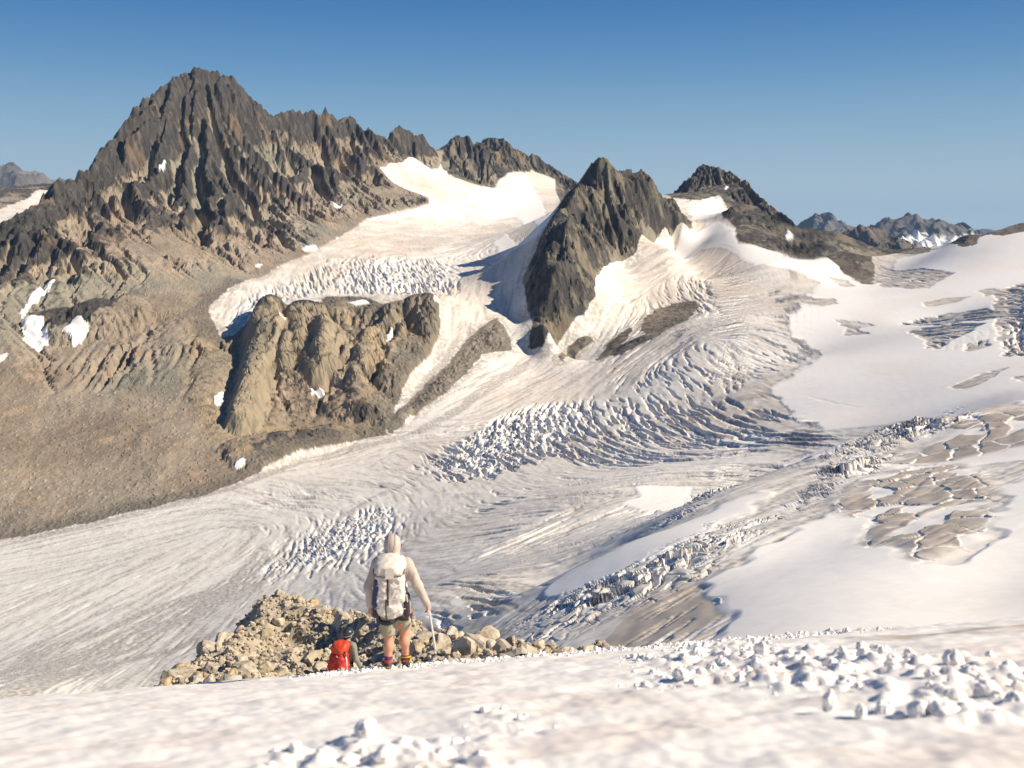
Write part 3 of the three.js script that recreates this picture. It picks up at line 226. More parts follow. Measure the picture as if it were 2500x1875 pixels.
// ---------- crevasses and dirt streaks, drawn into a 1 m plan raster ----------
const RX0 = -1000, RZ0 = -2500, RW = 2300, RH = 2380;
const crack = new Float32Array(RW * RH), dirt = new Float32Array(RW * RH), fill = new Float32Array(RW * RH);
const flow = FLOW.map(([a, b, c, d]) => { const an = 2 * Math.atan2(d - b, c - a); return [(a + c) / 2, (b + d) / 2, Math.cos(an), Math.sin(an)]; });
function flowAngle(x, z) { let c = 0, s = 0; for (const f of flow) { const w = 1 / ((f[0] - x) ** 2 + (f[1] - z) ** 2 + 400) ** 1.5; c += f[2] * w; s += f[3] * w; } return Math.atan2(s, c) / 2; }
function stroke(r, x, z, angle, L, w, v, wander, add, follow) {
  const ca = Math.cos(angle), n = Math.max(4, Math.ceil(L / 1.2)); let a = angle;
  x -= Math.cos(a) * L / 2; z -= Math.sin(a) * L / 2; const ph = rnd() * 99;
  for (let i = 0; i <= n; i++) {
    const t = i / n, env = Math.pow(Math.sin(Math.PI * clamp(t, .02, .98)), .6), ww = w * env * (.75 + .5 * RV[(i >> 2) + (ph | 0) & 255]), d = v * (.4 + .6 * env);
    if (follow && i % 8 === 0) { let f = flowAngle(x, z); while (f - a > 1.571) f -= Math.PI; while (f - a < -1.571) f += Math.PI; a = f; }
    const an = a + wander * noise(i * .14 + ph, ph * 1.7);
    x += Math.cos(an) * L / n; z += Math.sin(an) * L / n;
    const R = Math.ceil(ww / 2 + .5), xi = Math.round(x - RX0), zi = Math.round(z - RZ0);
    for (let q = -R; q <= R; q++) for (let p = -R; p <= R; p++) {
      const X = xi + p, Z = zi + q; if (X < 0 || Z < 0 || X >= RW || Z >= RH) continue;
      const e = Math.hypot(X + RX0 - x, Z + RZ0 - z) / (ww / 2 + .5); if (e > 1) continue;
      const k = Z * RW + X, e2 = e * e, val = d * (add ? 1 - e : 1 - e2 * e2); if (add) r[k] = Math.min(1.2, r[k] + val); else if (val > r[k]) r[k] = val;
    }
  }
}
function inPoly(p) { let x0 = 1e9, x1 = -1e9, z0 = 1e9, z1 = -1e9; for (const [x, z] of p) { x0 = Math.min(x0, x); x1 = Math.max(x1, x); z0 = Math.min(z0, z); z1 = Math.max(z1, z); } return { x0, x1, z0, z1, area: (x1 - x0) * (z1 - z0) }; }
for (const [p, per, L, w, d] of CREV) {
  const b = inPoly(p), n = Math.round(per * b.area / 10000);
  for (let i = 0; i < n; i++) {
    const x = rr(b.x0, b.x1), z = rr(b.z0, b.z1), s = signedDistance(x, z, p); if (s < 0) continue;
    const e = sstep(0, 14, s), k = Math.pow(rnd(), 1.5), a = flowAngle(x, z) + rr(-.13, .13) + (rnd() < .08 ? rr(-1.2, 1.2) : 0);
    stroke(crack, x, z, a, L * (.35 + k * 1.3) * (.5 + .5 * e), w * (.55 + .8 * rnd() * e), d * (.4 + .8 * rnd()) * (.4 + .6 * e), .5, false, true);
    if (rnd() < .3) stroke(fill, x + rr(-4, 4), z + rr(-5, 5), a, L * .7, w * .8, 1, .4, false, true);
  }
}
for (let i = 0; i < 24000; i++) {         // fine lines and dirt along the flow, over all the ice in view
  const r = 260 + 2100 * Math.pow(rnd(), 1.1), t = rr(-.55, .55), x = Math.sin(t) * r, z = -Math.cos(t) * r; if (bilin(rockSD, x, z) > 0) continue;
  const a = flowAngle(x, z), q = rnd();
  if (q < .8) stroke(dirt, x, z, a + rr(-.12, .12), rr(15, 90), rr(.8, 3) * (1 + r / 1500), rr(.12, .5), .25, true, false);
  else if (q < .92) stroke(crack, x, z, a + rr(-.12, .12), rr(14, 60), rr(.8, 1.4) * (1 + r / 2000), rr(.15, .5), .25, false, false);
  else stroke(fill, x, z, a + rr(-.2, .2), rr(10, 40), rr(1.5, 4), 1, .4, false, false);
}
for (const [p, w, d] of BAND) for (let i = 0; i < p.length - 1; i++) {     // dirt bands dragged along by the ice
  const [ax, az] = p[i], [bx, bz] = p[i + 1], L = Math.hypot(bx - ax, bz - az), an = Math.atan2(bz - az, bx - ax);
  for (let k = 0; k < L * w / 5; k++) { const t = rnd(), o = (rnd() + rnd() + rnd() - 1.5) * w * 1.1; stroke(dirt, lerp(ax, bx, t) - Math.sin(an) * o, lerp(az, bz, t) + Math.cos(an) * o, an + rr(-.05, .05), rr(20, 60), rr(1.5, 4.5), d * rr(.1, .45), .15, true, false); }
}
function raster(g, x, z) { const u = x - RX0, v = z - RZ0; if (u < 0 || v < 0 || u >= RW - 1 || v >= RH - 1) return 0; const i = u | 0, j = v | 0, a = u - i, b = v - j, k = j * RW + i; return (g[k] * (1 - a) + g[k + 1] * a) * (1 - b) + (g[k + RW] * (1 - a) + g[k + RW + 1] * a) * b; }
console.log('crevasses done');

// ---------- the terrain in view: a fan of quads, finer near the viewer ----------
const snowOwner = new Uint8Array(NG).fill(255); { let n = 0; for (const p of Object.values(SNOW)) { const id = n++; eachCell(p, 12, (x, z, k) => { if (signedDistance(x, z, p) > -10) snowOwner[k] = id; }); } }
const COLS = 980, FAN_X = 0, FAN_Z = 40, HALF = 28 * Math.PI / 180, ROWS = 1200, R_MIN = 95, R_MAX = 4380;
// rows lie closer together where the ground is steep, so that cliffs get as many faces as flats
const BINS = 1800, CC = 161, rowTable = new Float32Array(CC * ROWS);
{
  const ds = Math.log(R_MAX / R_MIN) / BINS; let w = new Float32Array(CC * BINS);
  for (let c = 0; c < CC; c++) {
    const az = -HALF + 2 * HALF * c / (CC - 1); let top = -9, last = null;
    for (let q = 0; q <= BINS; q++) {
      const r = R_MIN * Math.exp(ds * q), x = FAN_X + Math.sin(az) * r, z = FAN_Z - Math.cos(az) * r, e = height(x, z) / Math.hypot(x, z);
      if (q) { const de = Math.abs(e - last); w[c * BINS + q - 1] = e > top - .012 ? Math.min(de, .02) + .00003 : Math.min(de, .004) * .2 + .00003; }
      last = e; if (e > top) top = e;
    }
  }
  const smooth = (R, stride, n, m, mstride) => { const o = new Float32Array(w.length); for (let a = 0; a < m; a++) for (let b = 0; b < n; b++) { let s = 0, k = 0; for (let d = -R; d <= R; d++) { const t = b + d; if (t >= 0 && t < n) { s += w[a * mstride + t * stride]; k++; } } o[a * mstride + b * stride] = s / k; } w = o; };
  smooth(5, 1, BINS, CC, BINS); smooth(2, BINS, CC, BINS, 1); smooth(5, 1, BINS, CC, BINS); smooth(2, BINS, CC, BINS, 1);
  for (let c = 0; c < CC; c++) {
    let total = 0; for (let q = 0; q < BINS; q++) total += w[c * BINS + q];
    let acc = 0, q = 0; for (let j = 0; j < ROWS; j++) { const want = total * j / (ROWS - 1); while (q < BINS - 1 && acc + w[c * BINS + q] < want) acc += w[c * BINS + q++]; rowTable[c * ROWS + j] = R_MIN * Math.exp(ds * (q + clamp((want - acc) / w[c * BINS + q]))); }
  }
}
const rowAt = (i, j) => { const u = i / (COLS - 1) * (CC - 1), a = Math.min(CC - 2, u | 0), t = u - a; return rowTable[a * ROWS + j] * (1 - t) + rowTable[(a + 1) * ROWS + j] * t; };
const NV = COLS * ROWS, pos = new Float32Array(NV * 3), col = new Float32Array(NV * 3), own = new Uint8Array(NV);
const stepSD = maskOf([STEP]), darkSD = maskOf(Object.values(DARK)), seracTurn = new Float32Array(NG); for (const [p] of SERAC) { const cx = p.reduce((s, q) => s + q[0], 0) / p.length, cz = p.reduce((s, q) => s + q[1], 0) / p.length, an = flowAngle(cx, cz); eachCell(p, 20, (x, z, k) => { if (signedDistance(x, z, p) > -20) seracTurn[k] = an; }); }
const SNOW_KEYS = Object.keys(SNOW), O_ICE = 0, O_ROCK = 10, O_PATCH = 40, O_SNOW = 70;
const c3 = [0, 0, 0]; const set = (r, g, b) => { c3[0] = r; c3[1] = g; c3[2] = b; }, mixTo = (r, g, b, t) => { c3[0] += (r - c3[0]) * t; c3[1] += (g - c3[1]) * t; c3[2] += (b - c3[2]) * t; };
function rockColour(x, z, o, rel, slo, y) {
  const n1 = fbm(x / 60, z / 60, 4), n2 = fbm(x / 9 + 40, z / 9, 3), n3 = noise(x / 2.6, z / 2.6), n4 = fbm(x / 240 + 7, z / 240, 2);
  const small = o >= ID('bump');
  if (o === MORAINE) { set(.15, .128, .10); mixTo(.27, .235, .185, clamp(.3 + n3 * 1.3)); mixTo(.1, .088, .072, clamp(n2 * .9)); return; }
  if (small) { set(.2, .165, .12); mixTo(.075, .066, .056, sstep(-.15, .2, n2 + n1 * .5)); mixTo(.3, .245, .17, sstep(.35, .6, n3 + n2 * .4)); return; }
  // loose scree, sorted into tan, grey and rust
  set(.275, .225, .168); mixTo(.22, .173, .125, sstep(-.1, .35, n4 + n1 * .4)); mixTo(.2, .19, .145, sstep(.0, .4, -n4 + n1 * .35) * .8); mixTo(.33, .24, .155, sstep(.25, .5, fbm(x / 35 + 90, z / 35, 3)) * .5);
  mixTo(.34, .285, .21, sstep(.25, .5, n3) * .45); mixTo(.12, .098, .075, sstep(.2, .45, -n3) * .45);
  if (o !== LEFT) mixTo(.17, .155, .12, .55); else { const st = sstep(-15, 10, bilin(stepSD, x, z)); mixTo(.32, .24, .145, st * (.35 + .5 * sstep(-.1, .3, n1))); mixTo(.13, .108, .08, st * sstep(.05, .25, n2 + .5 * noise(x / 13, z / 30)) * .75); }
  // bedrock ribs, darker, with a broken outline
  const hard = clamp(rel * .075, -1.2, 1.0) + (slo - 1.0) * .35 + n1 * .8 + n2 * .5 + (o !== LEFT ? .42 : -.14 + .32 * sstep(20, 190, y) - .15 * sstep(10, -60, y) + .35 * sstep(-500, -900, x) - .5 * sstep(-640, -470, x) + .9 * sstep(-6, 12, bilin(darkSD, x, z))), wm = bilin(whaleMask, x, z);
  let b = sstep(-.06, .12, hard) * (1 - wm);
  if (o === LEFT && y < -60) b *= sstep(.3, .5, n1 + slo * .7 + .8 * sstep(-6, 12, bilin(darkSD, x, z)));
  if (b > 0) {
    const s = n2 * .6 + n3 * .5 + noise(x / 5, z / 19) * .5;
    const dr = lerp(.036, .088, sstep(-.2, .55, s)), dg = lerp(.033, .076, sstep(-.2, .55, s)), db = lerp(.031, .06, sstep(-.2, .55, s));
    mixTo(dr, dg, db, b); if (o !== LEFT) mixTo(.19, .165, .112, sstep(.0, .3, n1 + s * .35) * .65 * b); mixTo(.2, .135, .082, sstep(.3, .55, n1 + n2 * .3) * .5 * b);
    if (o === ID('ridge')) mixTo(.06, .045, .036, sstep(-.2, .3, -n4) * .6);
  }
  if (wm > 0) { const t = clamp(wm * 1.6 - .2 + n2 * .5); mixTo(.265, .215, .145, t); mixTo(.16, .145, .1, t * sstep(.1, .3, noise(x / 4, z / 16) + n2 * .4) * .7); mixTo(.31, .28, .2, t * sstep(.25, .5, n3) * .4); }
}
const soft = (x, z, i, j) => {           // crack depth averaged over the quad, so that thin cracks stay lines
  const dr = (rowAt(i, Math.min(ROWS - 1, j + 1)) - rowAt(i, Math.max(0, j - 1))) * .5, q = Math.hypot(x - FAN_X, z - FAN_Z), ux = (x - FAN_X) / q * dr, uz = (z - FAN_Z) / q * dr; let s = 0;
  for (let k = -2; k <= 2; k++) s += raster(crack, x + ux * k * .3, z + uz * k * .3); return s * .19;
};
for (let j = 0; j < ROWS; j++) for (let i = 0; i < COLS; i++) {
  const v = j * COLS + i, az = -HALF + 2 * HALF * i / (COLS - 1), rad = rowAt(i, j), x = FAN_X + Math.sin(az) * rad, z = FAN_Z - Math.cos(az) * rad;
  let y = height(x, z), o = O_ICE;
  const jag = 1 / (1 + 2.2 * bilin(slope2, x, z)), wx = x + jag * (8 * noise(x / 21, z / 21) + 3 * noise(x / 6, z / 6)), wz = z + jag * (8 * noise(x / 21 + 50, z / 25) + 2.5 * noise(x / 7 + 50, z / 10));
  const rs = bilin(rockSD, wx, wz);
  if (rs > 0) {
    const ro = nearest(rockOwner, x, z), id = ro === 255 ? LEFT : ro, slo = bilin(slope2, x, z), rel = bilin(relief, x, z), wm = bilin(whaleMask, x, z);
    o = O_ROCK + id;
    const wA = Float32Array.from(worley((x + 4 * noise(x / 15, z / 15)) / 13, z / 17)), blockA = RV[wA[2] | 0] + wA[3] * .7, wB = worley(x / 5.2, z / 6.4), blockB = RV[(wB[2] | 0) ^ 77] + wB[3] * .6;
    const rough = (id === MORAINE ? 1.5 : .35 + 1.3 * sstep(.4, .9, slo)) * (1 - .35 * wm), e = sstep(0, 12, rs);
    if (id === LEFT && slo < .8) { const st = Math.max(0, noise(x / 4.1 + 20, z / 4.1) - .28); y += e * 6 * st; }
    if (wm > 0) y -= wm * 1.8 * (1 - sstep(0, .09, wA[1] - wA[0])) ;
    const crag = e * (1 - wm) * sstep(.5, .95, slo);
    y += e * rough * (2.4 * fbm(x / 11, z / 11, 3) + 1.2 * noise(x / 3.1, z / 3.1)) + crag * (2.2 * (ridged(x / 24, z / 24 + 9, 3) - .8) + 1.6 * noise(x / 6.5, z / 6.5 + 7) + 5.5 * (blockA - .5) + 2.6 * (blockB - .5));
    rockColour(x, z, id, rel, slo, y); if (id === LEFT && rad < 1700) { const deb = sstep(34, 14, rs + 12 * noise(x / 30, z / 30)); mixTo(.125, .108, .085, deb * .8); mixTo(.24, .21, .165, deb * sstep(.2, .45, noise(x / 2.6, z / 2.6)) * .7); y += deb * 1.1 * noise(x / 3.7, z / 3.7); } { const v = .8 + .26 * RV[(wA[2] | 0) ^ 5] + .22 * RV[(wB[2] | 0) ^ 9]; const q = id === MORAINE || slo > .45 ? 1 : .5; for (let c = 0; c < 3; c++) c3[c] *= lerp(1, v, q); }
    const ps = bilin(patchSD, wx, wz);
    if (ps > 0) { o = O_PATCH + nearest(patchOwner, x, z); y = height(x, z) + .8 + .4 * noise(x / 14, z / 14); set(.86, .84, .80); mixTo(.7, .67, .62, sstep(.2, .5, fbm(x / 20, z / 20, 2)) * .5); }
  } else {
    const big = fbm(x / 210 + 5, z / 210, 3), mid = fbm(x / 38, z / 38, 3), fine = noise(x / 2.2, z / 2.2), fx2 = noise(x / 6.5 + 33, z / 6.5), d = raster(dirt, x, z), cr = soft(x, z, i, j), fl = raster(fill, x, z);
    const edgeWarp = 5 * mid, ss = bilin(snowSD, wx + edgeWarp * jag * 2, wz + edgeWarp * jag * 2), ds = bilin(dirtySD, wx, wz), se = bilin(seracSD, wx, wz), pl = bilin(plateSD, wx, wz);
    let snow = sstep(-1, 2.5, ss) * (1 - sstep(-1.5, 2, ds + 5 * mid)); if (ds > -2 && snow > .5 && mid > .35) snow = 1;
    const dist = Math.hypot(x, z), low = sstep(300, -300, x) * sstep(1350, 800, dist);      // lower tongue: bare grey ice
    const tan = sstep(-.35, .5, big + mid * .35 + (ds > 0 ? .25 : 0) - low * .35);
    set(.79, .735, .655); mixTo(.65, .54, .43, tan * .62); mixTo(.70, .67, .605, low * .75);
    mixTo(.80, .775, .735, sstep(.15, .5, -big + fx2 * .6 + mid * .4) * .5 * (1 - low * .5)); mixTo(.33, .30, .265, clamp(d * .85 * (.65 + fine))); mixTo(.34, .31, .275, sstep(.2, .55, fine + fx2 * .5) * .45); mixTo(.8, .79, .77, sstep(.25, .5, fl * .7 + fx2 * .3 - .1) * .7);
    mixTo(.56, .475, .39, .6 * sstep(-1480, -1700, z) * sstep(300, 120, x) * sstep(-.25, .35, fx2 * .7 + mid + d * .8 - .1));   // dusty old firn of the upper ice
    y += (.35 - .27 * snow) * fx2 + .2 * mid * (1 - snow);
    if (ds > -1 && snow < .5) { if (x * x + z * z > 250000) { mixTo(.33, .315, .3, .55 * sstep(-.2, .3, fx2 + mid)); y -= .3; } else { mixTo(.5, .41, .31, .7); mixTo(.86, .82, .76, sstep(.3, .6, fl)); } }
    if (se > -18) {
      const sz = nearest(seracSize, x, z), hg = nearest(seracHigh, x, z), an = nearest(seracTurn, x, z), ca = Math.cos(an), sa = Math.sin(an), qx = x + 5 * fx2, qz = z + 5 * noise(x / 9, z / 9 + 80), ux = qx * ca + qz * sa, uz = -qx * sa + qz * ca;
      const m = sstep(-6, 30, se + 22 * mid), w = worley(ux / (sz * .95), uz / (sz * .4)), gap = w[1] - w[0], b = RV[(w[2] | 0) & 255];
      y += m * Math.sqrt(m) * (hg * .55 * ((b - .35) * sstep(.0, .25, gap) + w[3] * .9 - .7 * (1 - sstep(0, .16, gap)) + .3 * noise(x / 4, z / 4)));
      mixTo(.82, .81, .79, m * .7); mixTo(.5, .52, .52, m * sstep(.1, .45, fx2 + .3 * fine) * .35); mixTo(.46, .40, .33, m * (b > .68 ? .5 : 0));
      if (b > .2 && m > .3) snow *= 1 - m;
    }
    if (pl > -6) {
      const sz = nearest(plateSize, x, z), m = sstep(-3, 8, pl + 9 * mid), k = .8, ux = (x + z * .35) + 6 * mid + 2 * fx2, uz = (z - x * .2) + 7 * noise(x / 24 + 8, z / 24) + 2 * noise(x / 8, z / 8), w = worley(ux / (sz * .8), uz / (sz * 1.15)), gap = w[1] - w[0], b = RV[(w[2] | 0) & 255];
      const up = sstep(.05, .07, gap + .035 * fx2 + .02 * fine) * m * (b > .16 ? 1 : 0) * sstep(-.5, -.3, mid + fx2 * .5);
      y += up * (.5 + .6 * b + w[3] * .9 + .12 * fx2); snow = lerp(snow, 1, m * (1 - up)) * (1 - up * (b > .3 ? 1 : .4));
      mixTo(.45, .375, .3, up * .85); mixTo(.37, .33, .285, up * sstep(-.1, .4, fine + mid * .5) * .5);
    }
    if (snow > 0) { const pink = sstep(-.2, .5, fbm(x / 55 + 3, z / 120, 3)); mixTo(.88, .845, .79, snow); mixTo(.80, .72, .63, snow * pink * .4); y += .5 * snow; }
    const open = 1 - snow * .92; y -= cr * open;
    mixTo(.34, .30, .25, sstep(-16, -3, rs + 9 * mid) * sstep(-.35, .2, fine + fx2) * .75 * (1 - snow) * (rad < 1900 ? 1 : .4));   // debris shed onto the ice margin
    const sh = 1 + .05 * fine; c3[0] *= sh; c3[1] *= sh; c3[2] *= sh;
    if (snow > .55) { const so = nearest(snowOwner, x, z); if (so !== 255) o = O_SNOW + so; }
  }
  pos[3 * v] = x; pos[3 * v + 1] = y; pos[3 * v + 2] = z; col.set(c3, 3 * v); own[v] = o;
}
console.log('terrain vertices', NV);
// leave out ground that hills hide by a wide margin (more than a degree and 45 m under the line of sight)
const hidden = new Uint8Array(NV);
for (let i = 0; i < COLS; i++) { let top = -9; for (let j = 0; j < ROWS; j++) { const v = j * COLS + i, d = Math.hypot(pos[3 * v], pos[3 * v + 2]), e = pos[3 * v + 1] / d; if (e > top) top = e; else if (top - e > .022 && (top - e) * d > 45) hidden[v] = 1; } }
const normals = new Float32Array(NV * 3);
for (let j = 0; j < ROWS; j++) for (let i = 0; i < COLS; i++) {
  const v = j * COLS + i, a = 3 * (i ? v - 1 : v), b = 3 * (i < COLS - 1 ? v + 1 : v), c = 3 * (j ? v - COLS : v), d = 3 * (j < ROWS - 1 ? v + COLS : v);
  const ux = pos[b] - pos[a], uy = pos[b + 1] - pos[a + 1], uz = pos[b + 2] - pos[a + 2], wx = pos[d] - pos[c], wy = pos[d + 1] - pos[c + 1], wz = pos[d + 2] - pos[c + 2];
  let nx = uy * wz - uz * wy, ny = uz * wx - ux * wz, nz = ux * wy - uy * wx; const l = Math.hypot(nx, ny, nz) * Math.sign(ny || 1); normals[3 * v] = nx / l; normals[3 * v + 1] = ny / l; normals[3 * v + 2] = nz / l;
}
const tris = new Map();
const push = (o, a, b, c) => { let t = tris.get(o); if (!t) tris.set(o, t = []); t.push(a, b, c); };
for (let j = 0; j < ROWS - 1; j++) for (let i = 0; i < COLS - 1; i++) {
  const a = j * COLS + i, b = a + 1, c = a + COLS, d = c + 1; if (hidden[a] && hidden[b] && hidden[c] && hidden[d]) continue;
  push(own[a] === own[b] ? own[a] : own[c], a, b, c); push(own[b] === own[d] ? own[d] : own[c], b, d, c);
}
const rockMat = new THREE.MeshStandardMaterial({ vertexColors: true, roughness: .95, flatShading: true }), iceMat = new THREE.MeshStandardMaterial({ vertexColors: true, roughness: .75 }), snowMat = new THREE.MeshStandardMaterial({ vertexColors: true, roughness: .85 });
function cut(o) {
  const t = tris.get(o), map = new Map(), P = [], Q = [], C = [], I = new Uint32Array(t.length);
  for (let k = 0; k < t.length; k++) { const v = t[k]; let m = map.get(v); if (m === undefined) { map.set(v, m = map.size); for (let c = 0; c < 3; c++) { P.push(pos[3 * v + c]); Q.push(normals[3 * v + c]); C.push(col[3 * v + c]); } } I[k] = m; }
  const g = new THREE.BufferGeometry(); g.setAttribute('position', new THREE.Float32BufferAttribute(P, 3)); g.setAttribute('normal', new THREE.Float32BufferAttribute(Q, 3)); g.setAttribute('color', new THREE.Float32BufferAttribute(C, 3)); g.setIndex(new THREE.BufferAttribute(I, 1)); return g;
}
const ROCK_LABELS = {
  left: ['mountain', 'huge brown pyramid-shaped mountain with dark ribbed face at the left', 'mountain'],
  back: ['mountain', 'small dark twin peaks standing behind the upper snowfield', 'mountain'],
  nunatak: ['mountain', 'dark craggy peak rising out of the ice in the middle, shadow on its left', 'mountain'],
  peak: ['mountain', 'rounded dark peak behind the small snow col, right of the middle', 'mountain'],
  ridge: ['rock_ridge', 'low dark brown rock ridge running down into the right snowfield', 'ridge'],
  bump2: ['rock_band', 'thin dark rock band on the snowy skyline at the right picture edge', 'rock'],
  bump: ['rock_knoll', 'small dark rock knoll on the snowy skyline at the right', 'rock'],
  islet: ['rock_island', 'largest brown rock island showing through the ice below the dark peak', 'rock'],
  islet2: ['rock_island', 'narrow slanting rock island in the ice, between the two others', 'rock'],
  islet3: ['rock_island', 'smallest rock island in the ice, at the foot of the dark peak', 'rock'],
  moraine: ['moraine', 'grey rubble moraine descending diagonally to the main glacier', 'moraine'],
};
const SNOW_LABELS = { a: 'small snow apron under the jagged back peaks', b: 'broad bright snowfield below the twin back peaks', c: 'thin snow strip along the foot of the left mountain by the upper ice', d: 'curved snow strip on the slope right of the left mountain', e: 'snow tongue at the left foot of the dark middle peak', f: 'wide bright snow basin below the right skyline', g: 'small drop-shaped snow pool on the tan ice', h: 'narrow pale snow lane across the lower ice, right of the hiker', i: 'large smooth snowfield at the right, just behind the near snow slope', j: 'thin snow strip under the near icefall crest', k: 'tiny snowfield on the col below the rounded peak', l: 'snow rim along the right foot of the dark middle peak', m: 'snow lane between the cracked firn plates at the right edge' };
const PATCH_LABELS = { a: 'thin upright snow streak high in the dark gullies', b: 'slanting snow strip on the left shoulder of the mountain', c: 'long snow patch slanting down the far left slope', d: 'blocky snow patch below the long slanting one', e: 'snow patch beneath the shaded cliff on the left slope', f: 'small snow patch on tan slabs right of the dark face', g: 'snow patch at the upper edge of the icefall', h: 'tiny snow patch beside the icefall edge', i: 'snow patch cut by the left picture edge', j: 'snow patch at the foot of the smooth rock ribs', k: 'snow wedge between two smooth rock ribs', l: 'snow strip in the shade left of the longest rock rib', m: 'snow patch on top of the rock step', n: 'snow patch just above the lower glacier edge', o: 'snow gully in the right half of the rock step', p: 'snow patch in the brown low ridge', q: 'tiny snow patch on the rounded dark peak', r: 'narrow snow patch at the top right end of the rock step' };
for (const o of [...tris.keys()].sort((a, b) => a - b)) {
  if (o >= O_SNOW) tag(obj('snowfield', cut(o), snowMat), SNOW_LABELS[SNOW_KEYS[o - O_SNOW]], 'snowfield', null, 'structure');
  else if (o >= O_PATCH) tag(obj('snow_patch', cut(o), snowMat), PATCH_LABELS[Object.keys(PATCH)[o - O_PATCH]] || 'small leftover snow patch on the mountain', 'snow patch', 'old snow patches on the mountains', 'structure');
  else if (o >= O_ROCK) { const [n, l, c] = ROCK_LABELS[ROCK_NAMES[o - O_ROCK]]; tag(obj(n, cut(o), rockMat), l, c, null, 'structure'); }
  else tag(obj('glacier', cut(o), iceMat), 'wide crevassed glacier of dirty pale ice filling the valley', 'glacier', null, 'structure');
}
{ let n = 0; for (const t of tris.values()) n += t.length / 3; console.log('terrain triangles', n); }

// ---------- near snow slope ----------
const snowY = (x, zf) => -1 - .2705 * zf + .084 * x - .0051 * zf * zf;        // zf: metres ahead of the viewer
const areaSD = (a, x, zf) => signedDistance(x, zf, LUMP_AREAS[a]);
function snowRelief(x, zf) {
  const warp = .25 * noise(x * 1.1, zf * .8), cups = fbm(x / .55 + warp, zf / .42, 3), ripple = noise(x / 1.6 + 5, zf / .5), fine = noise(x / .07, zf / .07);
  const tr = Math.max(sstep(-.35, .35, areaSD('main', x, zf)), sstep(-.2, .25, areaSD('low', x, zf)), .6 * sstep(-.2, .2, areaSD('mid', x, zf)), .75 * sstep(-.9, .1, zf - 12.9 - .35 * noise(x * .7, 3)) * sstep(-2.6, -1.6, x) * sstep(6.5, 4, x));
  const lump = Math.max(0, fbm(x / .22 + 9, zf / .2, 4) + .08), holes = Math.max(0, fbm(x / .3 + 40, zf / .3, 2) - .25);
  return .034 * cups + .022 * ripple + .007 * fine + .012 * noise(x / .19 + 3, zf / .16) + tr * (.095 * lump - .1 * holes);
}
{
  const C = 640, R = 310, P = new Float32Array(C * R * 3), K = new Float32Array(C * R * 3), I = [];
  for (let j = 0; j < R; j++) for (let i = 0; i < C; i++) {
    const q = 2 * i / (C - 1) - 1, t = .72 * q + .45 * q * q * q * q * q, s = j / (R - 1), zf = s < .85 ? 1.6 * Math.pow(17 / 1.6, s / .85) : 17 + 45 * Math.pow((s - .85) / .15, 2), x = t * (zf + 1.5) + 5 * q * q * q * q * q, v = 3 * (j * C + i);
    P[v] = x; P[v + 1] = snowY(x, zf) + snowRelief(x, zf); P[v + 2] = -zf;
    const pink = sstep(-.05, .5, fbm(x / 1.3 + 20, zf / .7, 3)), grit = sstep(.3, .6, noise(x / .05, zf / .05));
    set(.87, .825, .765); mixTo(.76, .655, .57, pink * .6); mixTo(.60, .50, .40, grit * .2);
    const st = 1 - sstep(.25, 1.2, Math.hypot((x - 4.7) / 1.9, (zf - 9.9 - .25 * (x - 4.7) + .3 * noise(x * 1.5, zf * 2)) / .55) + .25 * fbm(x * 2, zf * 3, 2)); mixTo(.42, .345, .27, st * .85);
    K.set(c3, v);
    if (i < C - 1 && j < R - 1) { const a = j * C + i; I.push(a, a + 1, a + C, a + 1, a + C + 1, a + C); }
  }
  const g = new THREE.BufferGeometry(); g.setAttribute('position', new THREE.BufferAttribute(P, 3)); g.setAttribute('color', new THREE.BufferAttribute(K, 3)); g.setIndex(I); g.computeVertexNormals();
  tag(obj('snow_slope', g, new THREE.MeshPhysicalMaterial({ vertexColors: true, roughness: .8, sheen: .15, sheenRoughness: .6 })), 'near slope of old pinkish snow across the bottom of the picture', 'snow', null, 'structure');
}
// lumps of refrozen snow
const snowLumpMat = new THREE.MeshStandardMaterial({ color: new THREE.Color(.88, .84, .785), roughness: .85 });
function lumpShape(sd) {
  const g = mergeVertices(new THREE.IcosahedronGeometry(1, 5).deleteAttribute('uv').deleteAttribute('normal')), p = g.attributes.position, s = sd * 13.7;
  for (let i = 0; i < p.count; i++) { const x = p.getX(i), y = p.getY(i), z = p.getZ(i), k = 1 + .5 * noise3(x * 1.1 + s, y * 1.1, z * 1.1) + .3 * noise3(x * 2.6 + s, y * 2.6 + 4, z * 2.6) + .09 * noise3(x * 6 + s, y * 6, z * 6) + .03 * noise3(x * 13 + s, y * 13, z * 13); const fl = y > 0 ? 1 - .25 * y : 1 + .55 * y * y; p.setXYZ(i, x * k * fl, y * k, z * k * fl); }
  g.computeVertexNormals(); return g;
}
const lumpShapes = []; for (let i = 0; i < 9; i++) lumpShapes.push(lumpShape(i + 1));
const LUMP_TEXT = { 0: 'upright pear-shaped snow lump standing alone with a shadow on its left', 1: 'shorter cone-shaped snow lump just right of the upright pear-shaped one', 15: 'tallest snow lump of the heap at the bottom edge' };
let lumpN = 0;
